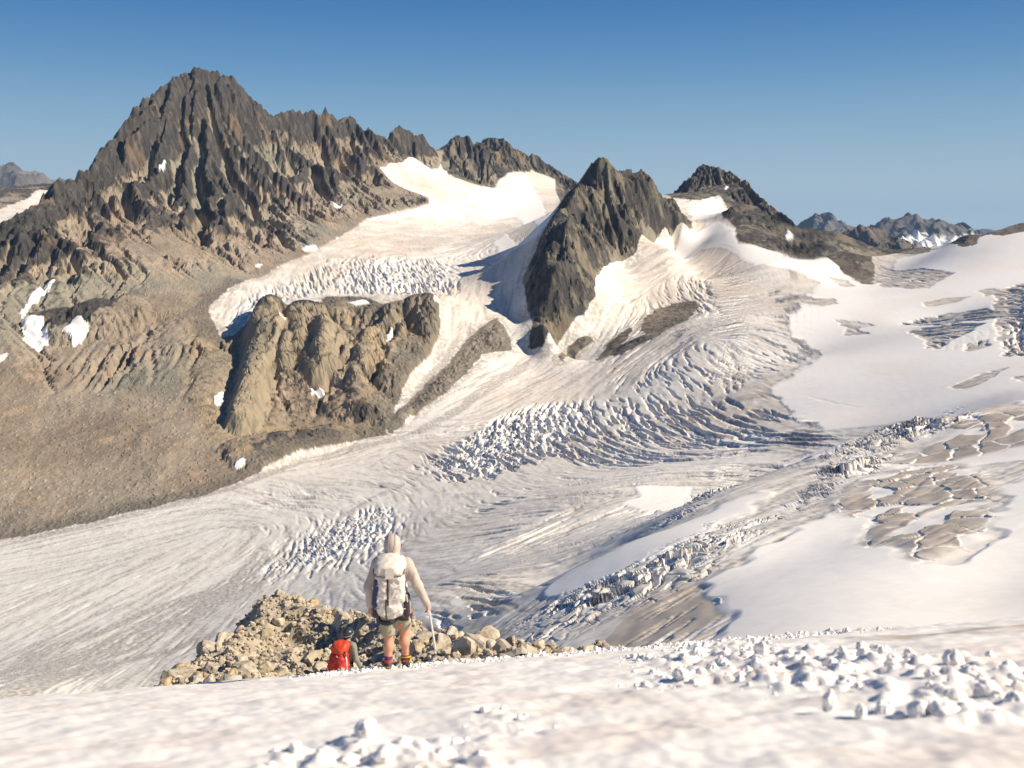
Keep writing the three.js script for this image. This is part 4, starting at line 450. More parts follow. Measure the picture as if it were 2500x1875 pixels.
function lump(x, zf, w, h, label, deep = .35) {
  const m = obj('snow_lump', lumpShapes[lumpN % 9], snowLumpMat); m.position.set(x, snowY(x, zf) + snowRelief(x, zf) + h * (1 - deep), -zf); m.scale.set(w, h, w * rr(.8, 1.15)); m.rotation.y = rr(0, 6.28); lumpN++;
  tag(m, label || `${w > .045 ? 'large' : w > .025 ? 'rounded' : 'small'} snow lump ${zf < 5 && x < .5 ? 'in the heap at the bottom edge' : x < 1 ? 'in the sparse patch above the bottom heap' : zf > 9 ? 'in the far part of the right-hand cluster' : zf > 6.5 ? 'in the middle of the right-hand cluster' : 'in the nearest row of the right-hand cluster'}`, 'snow lump', 'snow lumps on the near slope');
}
LUMPS.forEach(([x, zf, w, h], i) => lump(x, zf, w * .75, h * (i < 2 ? 1 : .72), LUMP_TEXT[i], i < 2 ? .1 : .58));
const scatter = [];
for (const [a, n, s0, s1] of [['main', 80, .014, .06], ['low', 14, .012, .04], ['mid', 8, .01, .025]]) {
  const p = LUMP_AREAS[a], b = inPoly(p); let k = 0;
  while (k < n) { const x = rr(b.x0, b.x1), zf = rr(b.z0, b.z1); if (signedDistance(x, zf, p) < -.1) continue; k++; const s = s0 + (s1 - s0) * Math.pow(rnd(), 2.2); scatter.push([x, zf, s, s * rr(.6, 1.1)]); }
}
for (const [x, zf, w, h] of scatter) lump(x, zf, w * 1.2, h, null, .5);
{ // crumbs along the trampled edge: too many and too small to count
  const n = 2200, m = new THREE.InstancedMesh(lumpShape(3.3), snowLumpMat, n), q = new THREE.Object3D();
  for (let i = 0; i < n; i++) { const e = rnd() < .62, x = e ? -2.4 + 7 * Math.pow(rnd(), 1.5) + .6 * noise(i * .37, 5) : rr(.4, 7), zf = e ? 13.2 + .9 * noise(x * .8, 2) + rr(-1.1, .9) - .1 * Math.abs(x) : rr(5, 12.5), s = (e ? .008 : .005) + .028 * Math.pow(rnd(), 4); if (!e && areaSD('main', x, zf) < -.3) { q.scale.setScalar(.0001); } else q.scale.set(s, s * rr(.6, 1.2), s); q.position.set(x, snowY(x, zf) + snowRelief(x, zf) + s * .4, -zf); q.rotation.set(0, rr(0, 6), 0); q.updateMatrix(); m.setMatrixAt(i, q.matrix); }
  m.name = 'snow_crumbs'; m.castShadow = m.receiveShadow = true; scene.add(m); tag(m, 'crumbs of trodden snow along the edge of the near slope', 'snow', null, 'stuff');
}

// ---------- rocky outcrop below the snow edge ----------
const rubble = solveMQ(OUTCROP.map(p => p[0]), OUTCROP.map(p => p[1]), OUTCROP.map(p => p[2]), 1, .00002);
const rubbleY = (x, z) => rubble(x, z) +   .3 * fbm(x / 1.4, z / 1.4, 3) + .16 * (ridged(x / .9, z / .9, 2) - .7);
function stoneColour(kind, n, f) {
  if (kind === 2) set(.46, .28, .12); else set(.42, .36, .275);
  mixTo(.54, .48, .39, sstep(.05, .4, n)); mixTo(.31, .265, .185, sstep(.1, .4, -n)); if (kind === 1) mixTo(.47, .36, .14, sstep(-.1, .3, f) * .8); mixTo(.2, .175, .135, sstep(.3, .5, f - n * .5) * .6);
}
const stoneMat = new THREE.MeshStandardMaterial({ vertexColors: true, roughness: .95, flatShading: true });
{
  const C = 260, R = 240, P = [], K = [], I = [];
  for (let j = 0; j < R; j++) for (let i = 0; i < C; i++) { const z = -(14.2 + 34 * j / (R - 1)), x = -15 + 20 * i / (C - 1); P.push(x, rubbleY(x, z), z); stoneColour(0, fbm(x / .5, z / .5, 3), noise(x / .3 + 9, z / .3)); mixTo(.33, .275, .19, .4); K.push(...c3); if (i < C - 1 && j < R - 1) { const a = j * C + i; I.push(a, a + 1, a + C, a + 1, a + C + 1, a + C); } }
  const g = new THREE.BufferGeometry(); g.setAttribute('position', new THREE.Float32BufferAttribute(P, 3)); g.setAttribute('color', new THREE.Float32BufferAttribute(K, 3)); g.setIndex(I); g.computeVertexNormals();
  tag(obj('rock_outcrop', g, stoneMat), 'ground of the tan rocky outcrop just below the snow edge', 'rocky ground', null, 'structure');
}
function stoneShape(sd, kind, detail, rough = .05) {
  const keep = seed; seed = sd * 7919 + 13; const planes = []; for (let i = 0; i < 15; i++) { const a = i * 2.4 + rr(-.5, .5), y = clamp(1 - 2 * (i + .5) / 15 + rr(-.12, .12), -.98, .98), r = Math.sqrt(1 - y * y); planes.push([r * Math.cos(a), y, r * Math.sin(a), rr(.42, .85)]); } seed = keep;
  const g = mergeVertices(new THREE.IcosahedronGeometry(1, detail).deleteAttribute('uv').deleteAttribute('normal')), p = g.attributes.position, K = [];
  for (let i = 0; i < p.count; i++) {
    const x = p.getX(i), y = p.getY(i), z = p.getZ(i); let r = 1.1; for (const [a, b, c, d] of planes) { const q = a * x + b * y + c * z; if (q > .05) r = Math.min(r, d / q); }
    r += rough * noise3(x * 3 + sd, y * 3, z * 3) + rough * .5 * noise3(x * 8 + sd, y * 8, z * 8); p.setXYZ(i, x * r, y * r, z * r);
    stoneColour(kind, noise3(x * 1.6 + sd * 3, y * 1.6, z * 1.6) + .35 * noise3(x * 7, y * 7, z * 7 + sd), noise3(x * 4 - sd, y * 4, z * 4)); K.push(...c3);
  }
  g.setAttribute('color', new THREE.Float32BufferAttribute(K, 3)); g.computeVertexNormals(); return g;
}
const BOULDER_TEXT = ['biggest tan slab boulder on the outcrop, behind the hiker in red', 'blocky boulder with ochre lichen just left of the standing hiker', 'large pointed pale boulder at the snow edge, right of the standing hiker', 'small orange stone at the right foot of the pointed boulder', 'low yellowish block in front of the pointed boulder', 'yellow-green stone in the snow, left of the pair farthest right', 'dark-sided stone in the snow, farthest right of the near rocks', 'tilted grey slab between the ice axe and the pointed boulder', 'big sloping slab on the left flank of the outcrop', 'leftmost slanting boulder of the outcrop, by the snow edge', 'pale block at the foot of the sloping left slab', 'upright flat-faced block in the lower left of the outcrop', 'summit boulder crowning the left half of the outcrop', 'flat boulder in the middle of the rubble, left of the hiker in red', 'low stone near the snow edge, left of the hiker in red', 'yellowish boulder just right of the standing hiker\'s legs', 'stone leaning at the left of the pointed boulder', 'long stone low on the outcrop above the snow line', 'block below the summit boulder of the outcrop', 'ochre block halfway up the outcrop, left of the biggest slab', 'stone between the hiker in red and the standing hiker', 'steep block high on the left flank of the outcrop', 'flat rust-coloured stone in the snow between the pointed boulder and the far right stones'];
BOULDERS.forEach(([x, y, z, sx, sy, sz, turn, sd, kind], i) => { const m = obj('boulder', stoneShape(sd, kind, 7), stoneMat); m.position.set(x, y - sy * .12, z); m.scale.set(sx * .68, sy * .72, sz * .7); m.rotation.set(.12 * Math.sin(sd), turn, .22 * Math.cos(sd * 2)); tag(m, BOULDER_TEXT[i], 'boulder', 'boulders of the outcrop'); });
const stoneShapes = []; for (let i = 0; i < 12; i++) stoneShapes.push(stoneShape(100 + i, i % 5 === 0 ? 1 : i === 7 ? 2 : 0, 3));
const inOutcrop = (x, zf) => { const t = x / zf, snow = snowY(x, zf), r = rubbleY(x, -zf); return r > snow - .35 && zf > 15 && zf < 38 && t > -.35 && t < .1; };
{
  let n = 0, guard = 0; const spots = [];
  while (n < 276 && guard++ < 9000) { const zf = rr(15.5, 37), x = zf * rr(-.37, .1); if (!inOutcrop(x, zf) || Math.hypot(x + 3.56, zf - 21.5) < .8 || (Math.abs(x / zf + .163) < .035 && zf < 23)) continue; n++; spots.push([x, zf, (.08 + .27 * Math.pow(rnd(), 1.9)) * (x / zf > .01 ? .5 : 1)]); }
  for (const [x, zf, s] of spots) { const m = obj('stone', stoneShapes[Math.floor(rnd() * 12)], stoneMat); m.position.set(x, rubbleY(x, -zf) + s * .25, -zf); m.scale.set(s * rr(.8, 1.5), s * rr(.6, 1.15), s * rr(.8, 1.3)); m.rotation.set(rr(-.5, .5), rr(0, 6.28), rr(-.5, .5)); const t = x / zf; tag(m, `${s > .17 ? 'head-sized' : s > .11 ? 'loaf-sized' : 'fist-sized'} angular tan stone ${t > -.03 ? 'in the thin rubble right of the ice axe' : t > -.1 ? 'in the rubble behind the standing hiker\'s legs' : t > -.2 ? (zf > 26 ? 'high on the outcrop behind the hiker in red' : 'in the rubble close around the hiker in red') : t > -.28 ? (zf > 28 ? 'on the summit mound of the outcrop' : 'on the lower middle of the outcrop near the snow') : 'on the left flank of the outcrop'}`, 'stone', 'stones of the outcrop rubble'); }
  const k = 13000, im = new THREE.InstancedMesh(stoneShape(140, 0, 2), stoneMat, k), q = new THREE.Object3D(), c = new THREE.Color();
  for (let i = 0; i < k; i++) { let x, zf, g = 0; do { zf = rr(15.3, 38); x = zf * rr(-.38, .1); } while (!inOutcrop(x, zf) && g++ < 40); const s = (.025 + .095 * Math.pow(rnd(), 2.2)) * (Math.abs(x / zf + .163) < .035 && zf < 23 ? .4 : 1); q.position.set(x, rubbleY(x, -zf) + s * .2, -zf); q.scale.set(s * rr(.8, 1.6), s * rr(.6, 1.1), s * rr(.8, 1.4)); q.rotation.set(rr(-.6, .6), rr(0, 6.28), rr(-.6, .6)); q.updateMatrix(); im.setMatrixAt(i, q.matrix); const v = rr(.72, 1.25); im.setColorAt(i, c.setRGB(v, v * rr(.94, 1), v * rr(.86, 1))); }
  im.name = 'rubble'; im.castShadow = im.receiveShadow = true; scene.add(im); tag(im, 'fine broken rubble covering the outcrop', 'rubble', null, 'stuff');
}
console.log('outcrop done');

// ---------- far ranges ----------
function farRange(label, dist, peaks, base, snow, tone, slope = .75) {      // peaks: [tangent of azimuth, tangent of elevation]; each a ridged pyramid with its own place in depth
  const C = 280, R = 90, P = [], K = [], I = [], top = Math.max(...peaks.map(p => p[1])), low = base * dist, reach = (top * dist - low) / slope * 1.15, t0 = Math.min(...peaks.map(p => p[0])) * dist - reach * .8, t1 = Math.max(...peaks.map(p => p[0])) * dist + reach * .8;
  const cones = peaks.map(([t, e], i) => [t * dist, e * dist, -dist + (RV[(i * 37 + peaks.length * 5) & 255] - .5) * reach * .5]);
  for (let j = 0; j < R; j++) for (let i = 0; i < C; i++) {
    const x = lerp(t0, t1, i / (C - 1)), z = -dist + reach * (1 - 2 * j / (R - 1)), wx = x + reach * .1 * fbm(x / reach * 5, z / reach * 5, 3), wz = z + reach * .1 * fbm(x / reach * 5 + 9, z / reach * 5, 3); let y = low - 50;
    for (const [cx, h, cz] of cones) { const a = Math.atan2(wx - cx, wz - cz), d = Math.hypot(wx - cx, wz - cz) * (1 + .22 * Math.cos(a * 3 + cx)); y = Math.max(y, h - slope * d * (1 - .25 * Math.min(1, d / reach))); }
    const up = clamp((y - low) / (top * dist - low)), rug = ridged(x / reach * 4.5 + 3, z / reach * 4.5, 4) - .6; y += reach * .09 * rug * (1 - up * .75) * (up > 0 ? 1 : 0);
    P.push(x, y, z); const w = fbm(x / reach * 6 + 11, z / reach * 6, 4);
    set(...tone); mixTo(tone[0] * .6, tone[1] * .6, tone[2] * .6, sstep(-.05, .2, w + rug * .2)); if (snow) mixTo(.82, .81, .79, sstep(.02, .1, w * .5 + .35 - Math.abs(up - snow[0]) / snow[1] - rug * .12));
    K.push(...c3); if (i < C - 1 && j < R - 1) { const a = j * C + i; I.push(a, a + 1, a + C, a + 1, a + C + 1, a + C); }
  }
  const g = new THREE.BufferGeometry(); g.setAttribute('position', new THREE.Float32BufferAttribute(P, 3)); g.setAttribute('color', new THREE.Float32BufferAttribute(K, 3)); g.setIndex(I); g.computeVertexNormals();
  tag(obj('mountain', g, rockMat), label, 'mountain', null, 'structure');
}
farRange('hazy blue mountain on the horizon at the far left', 11000, [[-.60, .05], [-.56, .053], [-.525, .057], [-.50, .061], [-.472, .069], [-.461, .067], [-.42, .055], [-.39, .052]], .0, null, [.15, .125, .10], .5);
farRange('pointed hazy peak right of the rounded dark peak on the horizon', 9500, [[.283, .016], [.292, .0235], [.300, .024], [.308, .017], [.32, .008], [.262, .004]], -.03, null, [.12, .11, .105]);
farRange('brown rounded hill in front of the pointed hazy peak', 4300, [[.310, .008], [.322, .012], [.334, .009], [.347, -.002]], -.05, null, [.15, .125, .1], .6);
farRange('jagged blue range with a broad snowfield on the right horizon', 8200, [[.336, .006], [.346, .013], [.357, .0215], [.361, .023], [.373, .0215], [.383, .019], [.393, .0175], [.400, .0185], [.408, .011], [.418, .010], [.432, .004], [.346, -.004], [.392, -.002]], -.035, [.42, .6], [.13, .12, .11], .6);
farRange('small blue cone peak near the right end of the horizon', 9000, [[.445, .001], [.462, .004], [.482, .0085], [.50, .002], [.53, .003], [.57, .006], [.61, .003]], -.03, null, [.12, .11, .105], .5);
farRange('low hazy range behind everything along the horizon', 19000, [-.75, -.65, -.55, -.45, -.35, -.25, -.15, -.05, .05, .15, .2, .25, .29, .335, .37, .42, .46, .5, .54, .6, .66, .72].map((t, i) => [t, .004 + .004 * RV[i * 7]]), -.03, null, [.12, .12, .12], .22);
{ // lowland under the haze, out to the horizon
  const g = new THREE.PlaneGeometry(40000, 22000, 1, 1); g.rotateX(-Math.PI / 2); g.translate(0, -900, -12500);
  tag(obj('ground', g, new THREE.MeshStandardMaterial({ color: new THREE.Color(.10, .115, .085), roughness: 1 })), 'far forested lowland beyond the mountains', 'ground', null, 'structure');
}

// ---------- people: smooth bodies from joints ----------
const V = (x, y, z) => [x, y, z];
function capsule(p, a, b, ra, rb) {
  const bx = b[0] - a[0], by = b[1] - a[1], bz = b[2] - a[2], px = p[0] - a[0], py = p[1] - a[1], pz = p[2] - a[2], t = clamp((px * bx + py * by + pz * bz) / (bx * bx + by * by + bz * bz + 1e-9));
  return Math.hypot(px - bx * t, py - by * t, pz - bz * t) - (ra + (rb - ra) * t);
}
function ellipsoid(p, c, r) { const x = (p[0] - c[0]) / r[0], y = (p[1] - c[1]) / r[1], z = (p[2] - c[2]) / r[2], k = Math.hypot(x, y, z); return (k - 1) * Math.min(r[0], r[1], r[2]) * (k < 1 ? 1 : Math.min(1.6, 1 + .2 * (k - 1))); }
const smin = (a, b, k) => { const h = Math.max(k - Math.abs(a - b), 0) / k; return Math.min(a, b) - h * h * k * .25; };
function field(prims, k) { return p => { let d = 9; for (const q of prims) { const e = q.length === 4 ? capsule(p, q[0], q[1], q[2], q[3]) : ellipsoid(p, q[0], q[1]); d = d > 8 ? e : smin(d, e, k); } return d; }; }
function bounds(prims, m) { const lo = [9, 9, 9], hi = [-9, -9, -9]; for (const q of prims) for (const [c, r] of q.length === 4 ? [[q[0], q[2]], [q[1], q[3]]] : [[q[0], 0]]) for (let i = 0; i < 3; i++) { const e = q.length === 4 ? r : q[1][i]; lo[i] = Math.min(lo[i], c[i] - e - m); hi[i] = Math.max(hi[i], c[i] + e + m); } return [lo, hi]; }
function meshField(f, [lo, hi], cell) {   // surface nets
  const n = lo.map((l, i) => Math.ceil((hi[i] - l) / cell) + 1), [nx, ny, nz] = n, D = new Float32Array(nx * ny * nz), at = (i, j, k) => (k * ny + j) * nx + i;
  for (let k = 0; k < nz; k++) for (let j = 0; j < ny; j++) for (let i = 0; i < nx; i++) D[at(i, j, k)] = f([lo[0] + i * cell, lo[1] + j * cell, lo[2] + k * cell]);
  const id = new Int32Array(nx * ny * nz).fill(-1), P = [], I = [];
  for (let k = 0; k < nz - 1; k++) for (let j = 0; j < ny - 1; j++) for (let i = 0; i < nx - 1; i++) {
    let m = 0, sx = 0, sy = 0, sz = 0, c = 0; const v = [];
    for (let q = 0; q < 8; q++) { v[q] = D[at(i + (q & 1), j + (q >> 1 & 1), k + (q >> 2))]; if (v[q] < 0) m |= 1 << q; }
    if (m === 0 || m === 255) continue;
    for (const [a, b] of EDGES) if ((v[a] < 0) !== (v[b] < 0)) { const t = v[a] / (v[a] - v[b]); sx += lerp(a & 1, b & 1, t); sy += lerp(a >> 1 & 1, b >> 1 & 1, t); sz += lerp(a >> 2, b >> 2, t); c++; }
    id[at(i, j, k)] = P.length / 3; P.push(lo[0] + (i + sx / c) * cell, lo[1] + (j + sy / c) * cell, lo[2] + (k + sz / c) * cell);
  }
  const quad = (a, b, c, d, flip) => { if (a < 0 || b < 0 || c < 0 || d < 0) return; if (flip) I.push(a, c, b, a, d, c); else I.push(a, b, c, a, c, d); };
  for (let k = 1; k < nz - 1; k++) for (let j = 1; j < ny - 1; j++) for (let i = 1; i < nx - 1; i++) {
    const s = D[at(i, j, k)] < 0;
    if (s !== D[at(i + 1, j, k)] < 0) quad(id[at(i, j - 1, k - 1)], id[at(i, j, k - 1)], id[at(i, j, k)], id[at(i, j - 1, k)], !s);
    if (s !== D[at(i, j + 1, k)] < 0) quad(id[at(i - 1, j, k - 1)], id[at(i - 1, j, k)], id[at(i, j, k)], id[at(i, j, k - 1)], !s);
    if (s !== D[at(i, j, k + 1)] < 0) quad(id[at(i - 1, j - 1, k)], id[at(i, j - 1, k)], id[at(i, j, k)], id[at(i - 1, j, k)], !s);
  }
  const g = new THREE.BufferGeometry(); g.setAttribute('position', new THREE.Float32BufferAttribute(P, 3)); g.setIndex(I); g.computeVertexNormals(); return g;
}
const EDGES = [[0, 1], [2, 3], [4, 5], [6, 7], [0, 2], [1, 3], [4, 6], [5, 7], [0, 4], [1, 5], [2, 6], [3, 7]];
const solid = (prims, k, cell, extra) => { const f = field(prims, k); return meshField(extra ? p => extra(p, f(p)) : f, bounds(prims, .03), cell); };
const add3 = (a, b, s = 1) => [a[0] + b[0] * s, a[1] + b[1] * s, a[2] + b[2] * s];
const norm3 = a => { const l = Math.hypot(...a); return a.map(v => v / l); }, cross3 = (a, b) => [a[1] * b[2] - a[2] * b[1], a[2] * b[0] - a[0] * b[2], a[0] * b[1] - a[1] * b[0]];
function handPrims(wrist, down, front, side, curl) {        // down: along the hand; front: where the thumb points; side: palm faces this way; curl: bend of the fingers in radians per joint
  const prims = [], pt = (d, f, s) => add3(add3(add3(wrist, down, d), front, f), side, s);
  prims.push([pt(0, 0, 0), pt(.05, 0, 0), .024, .03], [pt(.03, .02, 0), pt(.085, .026, .004), .02, .017], [pt(.03, -.018, 0), pt(.08, -.024, .004), .02, .016]);
  [[.026, .074, .0088], [.009, .082, .0092], [-.008, .076, .0088], [-.024, .06, .008]].forEach(([f, L, r]) => {
    let q = pt(.083, f, .003), a = curl * .6; for (const part of [.45, .31, .24]) { const e = add3(add3(q, down, Math.cos(a) * L * part), side, Math.sin(a) * L * part); prims.push([q, e, r, r * .92]); q = e; a += curl; }
  });
  const t0 = pt(.022, .026, .006), t1 = pt(.055, .05, .016), t2 = pt(.082, .046 - .02 * curl, .02 + .014 * curl); prims.push([t0, t1, .014, .011], [t1, t2, .011, .009]); return prims;
}
const mat = (r, g, b, rough = .85) => new THREE.MeshStandardMaterial({ color: new THREE.Color(r, g, b), roughness: rough });
function tube(points, r, seg = 24, flat = 1) { const g = new THREE.TubeGeometry(new THREE.CatmullRomCurve3(points.map(p => new THREE.Vector3(...p))), seg, r, 6); return g; }
function slab(w, h, d, x, y, z, rx = 0, ry = 0, rz = 0) { const g = new THREE.BoxGeometry(w, h, d, 2, 2, 2); g.rotateX(rx); g.rotateY(ry); g.rotateZ(rz); g.translate(x, y, z); return g; }
function folds(amp, s) { return (p, d) => d + amp * (noise3(p[0] * 9 + s, p[1] * 5, p[2] * 9) + .6 * noise3(p[0] * 22, p[1] * 12 + s, p[2] * 22)); }
function headPrims(c, s = 1) { const h = (x, y, z) => add3(c, [x * s, y * s, z * s]); return [[h(0, .02, .01), [.077 * s, .1 * s, .095 * s]], [h(0, -.055, -.03), [.056 * s, .062 * s, .062 * s]], [h(0, -.01, -.085), h(0, -.03, -.108), .008, .014], [h(-.077, -.01, .005), [.012, .03, .02]], [h(.077, -.01, .005), [.012, .03, .02]], [h(-.02, -.062, -.088), h(.02, -.062, -.088), .009, .009]]; }
function crumple(g, amp, s) { const p = g.attributes.position, n = g.attributes.normal; for (let i = 0; i < p.count; i++) { const x = p.getX(i), y = p.getY(i), z = p.getZ(i), k = amp * ((1 - Math.abs(noise3(x * 7 + s, y * 7, z * 7)) * 2) * 1.1 - .5 + .5 * noise3(x * 17, y * 17 + s, z * 17)); p.setXYZ(i, x + n.getX(i) * k, y + n.getY(i) * k, z + n.getZ(i) * k); } g.computeVertexNormals(); return g; }

// --- standing hiker, seen from behind ---
const skin = mat(.52, .27, .17, .6);
{
  const hx = -1.5, hz = -12.75, base = snowY(hx, 12.75) - .05;
  const t = thing('person', 'person in pale hooded shirt and khaki shorts standing on the snow edge with back turned', 'person', hx, base, hz);
  const J = { pel: V(.03, .95, 0), ch: V(.005, 1.30, .0), neck: V(.005, 1.50, -.01), head: V(.01, 1.655, -.015), sl: V(-.185, 1.43, 0), el: V(-.285, 1.13, .04), wl: V(-.285, .86, -.03), sr: V(.195, 1.43, 0), er: V(.325, 1.155, .03), wr: V(.43, .86, -.06), hl: V(-.055, .92, 0), kl: V(-.06, .49, -.04), al: V(-.065, .1, .03), hr: V(.125, .92, 0), kr: V(.13, .51, -.14), ar: V(.138, .15, -.17) };
  const torso = [[J.pel, [.155, .12, .105]], [V(.015, 1.14, 0), [.14, .2, .095]], [J.ch, [.165, .17, .11]], [V(-.13, 1.42, 0), V(.14, 1.42, 0), .075, .075]];
  const legs = [[J.hl, J.kl, .085, .058], [J.kl, add3(J.kl, [0, -.14, .025]), .056, .06], [add3(J.kl, [0, -.14, .03]), J.al, .059, .04], [J.hr, J.kr, .085, .058], [J.kr, add3(J.kr, [0, -.14, .025]), .056, .06], [add3(J.kr, [0, -.14, .03]), J.ar, .059, .04], [J.al, add3(J.al, [0, -.06, -.14]), .042, .035], [J.ar, add3(J.ar, [0, -.06, -.14]), .042, .035]];
  const arms = [[J.sl, J.el, .05, .042], [J.el, J.wl, .041, .028], [J.sr, J.er, .05, .042], [J.er, J.wr, .041, .028]];
  const body = [...torso, ...legs, ...arms, [J.neck, J.head, .055, .055]];
  const hl = handPrims(J.wl, norm3([.08, -1, -.08]), [.2, 0, -.98], [1, 0, .1], .45), hr = handPrims(J.wr, norm3([.25, -.9, -.3]), norm3([.1, -.3, -.95]), norm3([-.9, -.2, -.1]), 1.15);
  obj('body', mergeGeometries([solid(body, .05, .0125), solid(headPrims(J.head), .03, .006), solid(hl, .008, .0042), solid(hr, .008, .0042)]), skin, t);
  const cloth = mat(.47, .395, .345), shirt = [[J.pel, [.168, .11, .12]], [V(.015, 1.14, 0), [.16, .21, .115]], [J.ch, [.182, .18, .128]], [V(-.14, 1.425, 0), V(.15, 1.425, 0), .09, .09], [J.sl, J.el, .073, .062], [J.el, add3(J.wl, [0, .02, 0]), .061, .044], [J.sr, J.er, .073, .062], [J.er, add3(J.wr, [-.005, .02, 0]), .061, .044], [V(.005, 1.45, 0), V(.007, 1.56, 0), .085, .088]];
  const top = obj('hooded_shirt', solid(shirt, .045, .0125, folds(.013, 3)), cloth, t);
  obj('hood', solid([[V(.01, 1.68, .005), [.105, .135, .128]], [V(.008, 1.57, .01), [.092, .1, .105]], [V(.006, 1.50, .01), V(.006, 1.46, .01), .09, .1]], .04, .008, (p, d) => Math.max(d + .003 * noise3(p[0] * 12, p[1] * 7, p[2] * 12), -ellipsoid(p, [.01, 1.655, -.1], [.078, .105, .1]))), cloth, top);
  for (const s of [-.035, .045]) obj('hood_seam', tube([[.01 + s * .6, 1.815, -.03], [.01 + s, 1.80, .06], [.01 + s * 1.1, 1.72, .127], [.008 + s, 1.62, .128], [.006 + s * .8, 1.54, .118]], .0035, 20), mat(.36, .30, .26), top);
  obj('hood_hem', tube([[-.085, 1.53, .05], [-.05, 1.515, .10], [.006, 1.51, .118], [.06, 1.515, .10], [.097, 1.53, .05]], .007, 20), mat(.42, .35, .30), top);
  const khaki = mat(.33, .295, .205);
  obj('shorts', solid([[V(.03, .96, 0), [.17, .11, .125]], [V(.03, .88, .03), [.165, .1, .115]], [J.hl, V(-.062, .53, -.02), .105, .098], [J.hr, V(.128, .58, -.09), .105, .096]], .05, .0125, (p, d) => { const cutY = p[0] < .035 ? .505 : .56; return Math.max(d + .005 * noise3(p[0] * 10, p[1] * 6, p[2] * 10), cutY - p[1]); }), khaki, t);
  for (const [a, k, y1] of [[J.al, J.kl, .2], [J.ar, J.kr, .29]]) {   // striped socks
    const up = norm3([k[0] - a[0], k[1] - a[1], k[2] - a[2]]), g = solid([[add3(a, [0, -.02, 0]), add3(a, up, y1 - a[1] + .02), .05, .053]], .01, .008), p = g.attributes.position, K = [];
    for (let i = 0; i < p.count; i++) { const b = Math.floor((p.getY(i) - a[1] + 1) / .034) % 3; K.push(...(b === 0 ? [.13, .025, .10] : b === 1 ? [.42, .07, .05] : [.10, .03, .14])); }
    g.setAttribute('color', new THREE.Float32BufferAttribute(K, 3)); obj('sock', g, new THREE.MeshStandardMaterial({ vertexColors: true, roughness: .9 }), t);
    const b = obj('boot', solid([[add3(a, [0, .0, .01]), add3(a, [0, -.06, .0]), .058, .05], [add3(a, [0, -.075, .03]), add3(a, [0, -.08, -.16]), .05, .045]], .03, .008, (q, d) => Math.max(d, a[1] - .115 - q[1])), mat(.035, .022, .03, .6), t);
    obj('sole', slab(.095, .022, .27, a[0], a[1] - .125, a[2] - .06), mat(.02, .02, .02), b);
    for (const dy of [.0, -.04]) { const s = new THREE.TorusGeometry(.062, .009, 6, 20); s.rotateX(Math.PI / 2 + (dy ? .5 : -.15)); s.translate(a[0], a[1] + dy, a[2] + .0); obj('strap', s, mat(.68, .36, .02, .5), b); }
    const l = slab(.05, .05, .012, a[0], a[1] - .05, a[2] + .065, .2); obj('heel_tab', l, mat(.5, .08, .03, .6), b);
  }
  const dark = mat(.02, .018, .022, .7), hn = new THREE.Group(); hn.name = 'climbing_harness'; t.add(hn);
  const belt = new THREE.TorusGeometry(.165, .022, 8, 36); belt.scale(1, .76, 1.3); belt.rotateX(Math.PI / 2); belt.translate(.03, 1.0, 0); obj('waist_belt', belt, dark, hn);
  for (const [x, y, z, tilt] of [[-.06, .72, -.0, .3], [.128, .77, -.03, -.25]]) { const l = new THREE.TorusGeometry(.106, .017, 8, 30); l.scale(1, 1, 2.0); l.rotateX(Math.PI / 2 + .28); l.rotateZ(tilt * .4); l.translate(x, y, z); obj('leg_loop', l, dark, hn); }
  for (const x of [-.02, .08]) obj('riser', tube([[x, .99, .135], [x - .005, .88, .155], [x - .02, .76, .13]], .007), dark, hn);
  obj('rope_coil', mergeGeometries([0, 1, 2, 3].map(i => { const g = new THREE.TorusGeometry(.045 + i * .004, .009, 6, 18); g.scale(.6, 1.5, 1); g.rotateY(.5 + i * .3); g.translate(.215, .83 - i * .008, -.01 + i * .012); return g; })), mat(.65, .28, .02), hn);
  obj('marker_tab', slab(.05, .02, .012, .1, .66, .1, 0, 0, .6), mat(.7, .08, .04), hn);
  for (const s of [-1, 1]) obj('glasses_temple', tube([[.01 + s * .098, 1.655, -.1], [.01 + s * .108, 1.652, -.05], [.01 + s * .1, 1.65, 0]], .006, 8), dark, t);

  // white backpack on the hiker
  const b = thing('backpack', 'large white backpack with black straps on the back of the standing hiker', 'backpack', hx, base, hz);
  const white = mat(.68, .615, .535, .6), grey = mat(.66, .60, .53, .6);
  const f1 = p => { const x = Math.abs(p[0] - .0) / (.165 + .03 * sstep(.8, 1.1, p[1])), y = Math.abs(p[1] - 1.13) / .325, z = Math.abs(p[2] - .245) / (.12 + .02 * noise3(p[0] * 6, p[1] * 6, 2)); return (Math.pow(x ** 4 + y ** 5 + z ** 3, .25) - 1) * .13 + .034 * Math.abs(noise3(p[0] * 8 + 4, p[1] * 8, p[2] * 8)) + .014 * Math.abs(noise3(p[0] * 18, p[1] * 15, p[2] * 16)); };
  obj('main_bag', meshField(f1, [[-.27, .74, .07], [.27, 1.5, .44]], .0095), white, b);
  const f2 = p => { const x = Math.abs(p[0]) / .2, y = Math.abs(p[1] - 1.475 - .03 * Math.cos(p[0] * 9) + (p[2] - .22) * .35) / .075, z = Math.abs(p[2] - .22) / .17; return (Math.pow(x ** 3.2 + y ** 3 + z ** 3, .3125) - 1) * .075 + .012 * Math.abs(noise3(p[0] * 10, p[1] * 10 + 3, p[2] * 10)); };
  const lid = obj('lid', meshField(f2, [[-.26, 1.34, .02], [.26, 1.62, .45]], .0085), white, b);
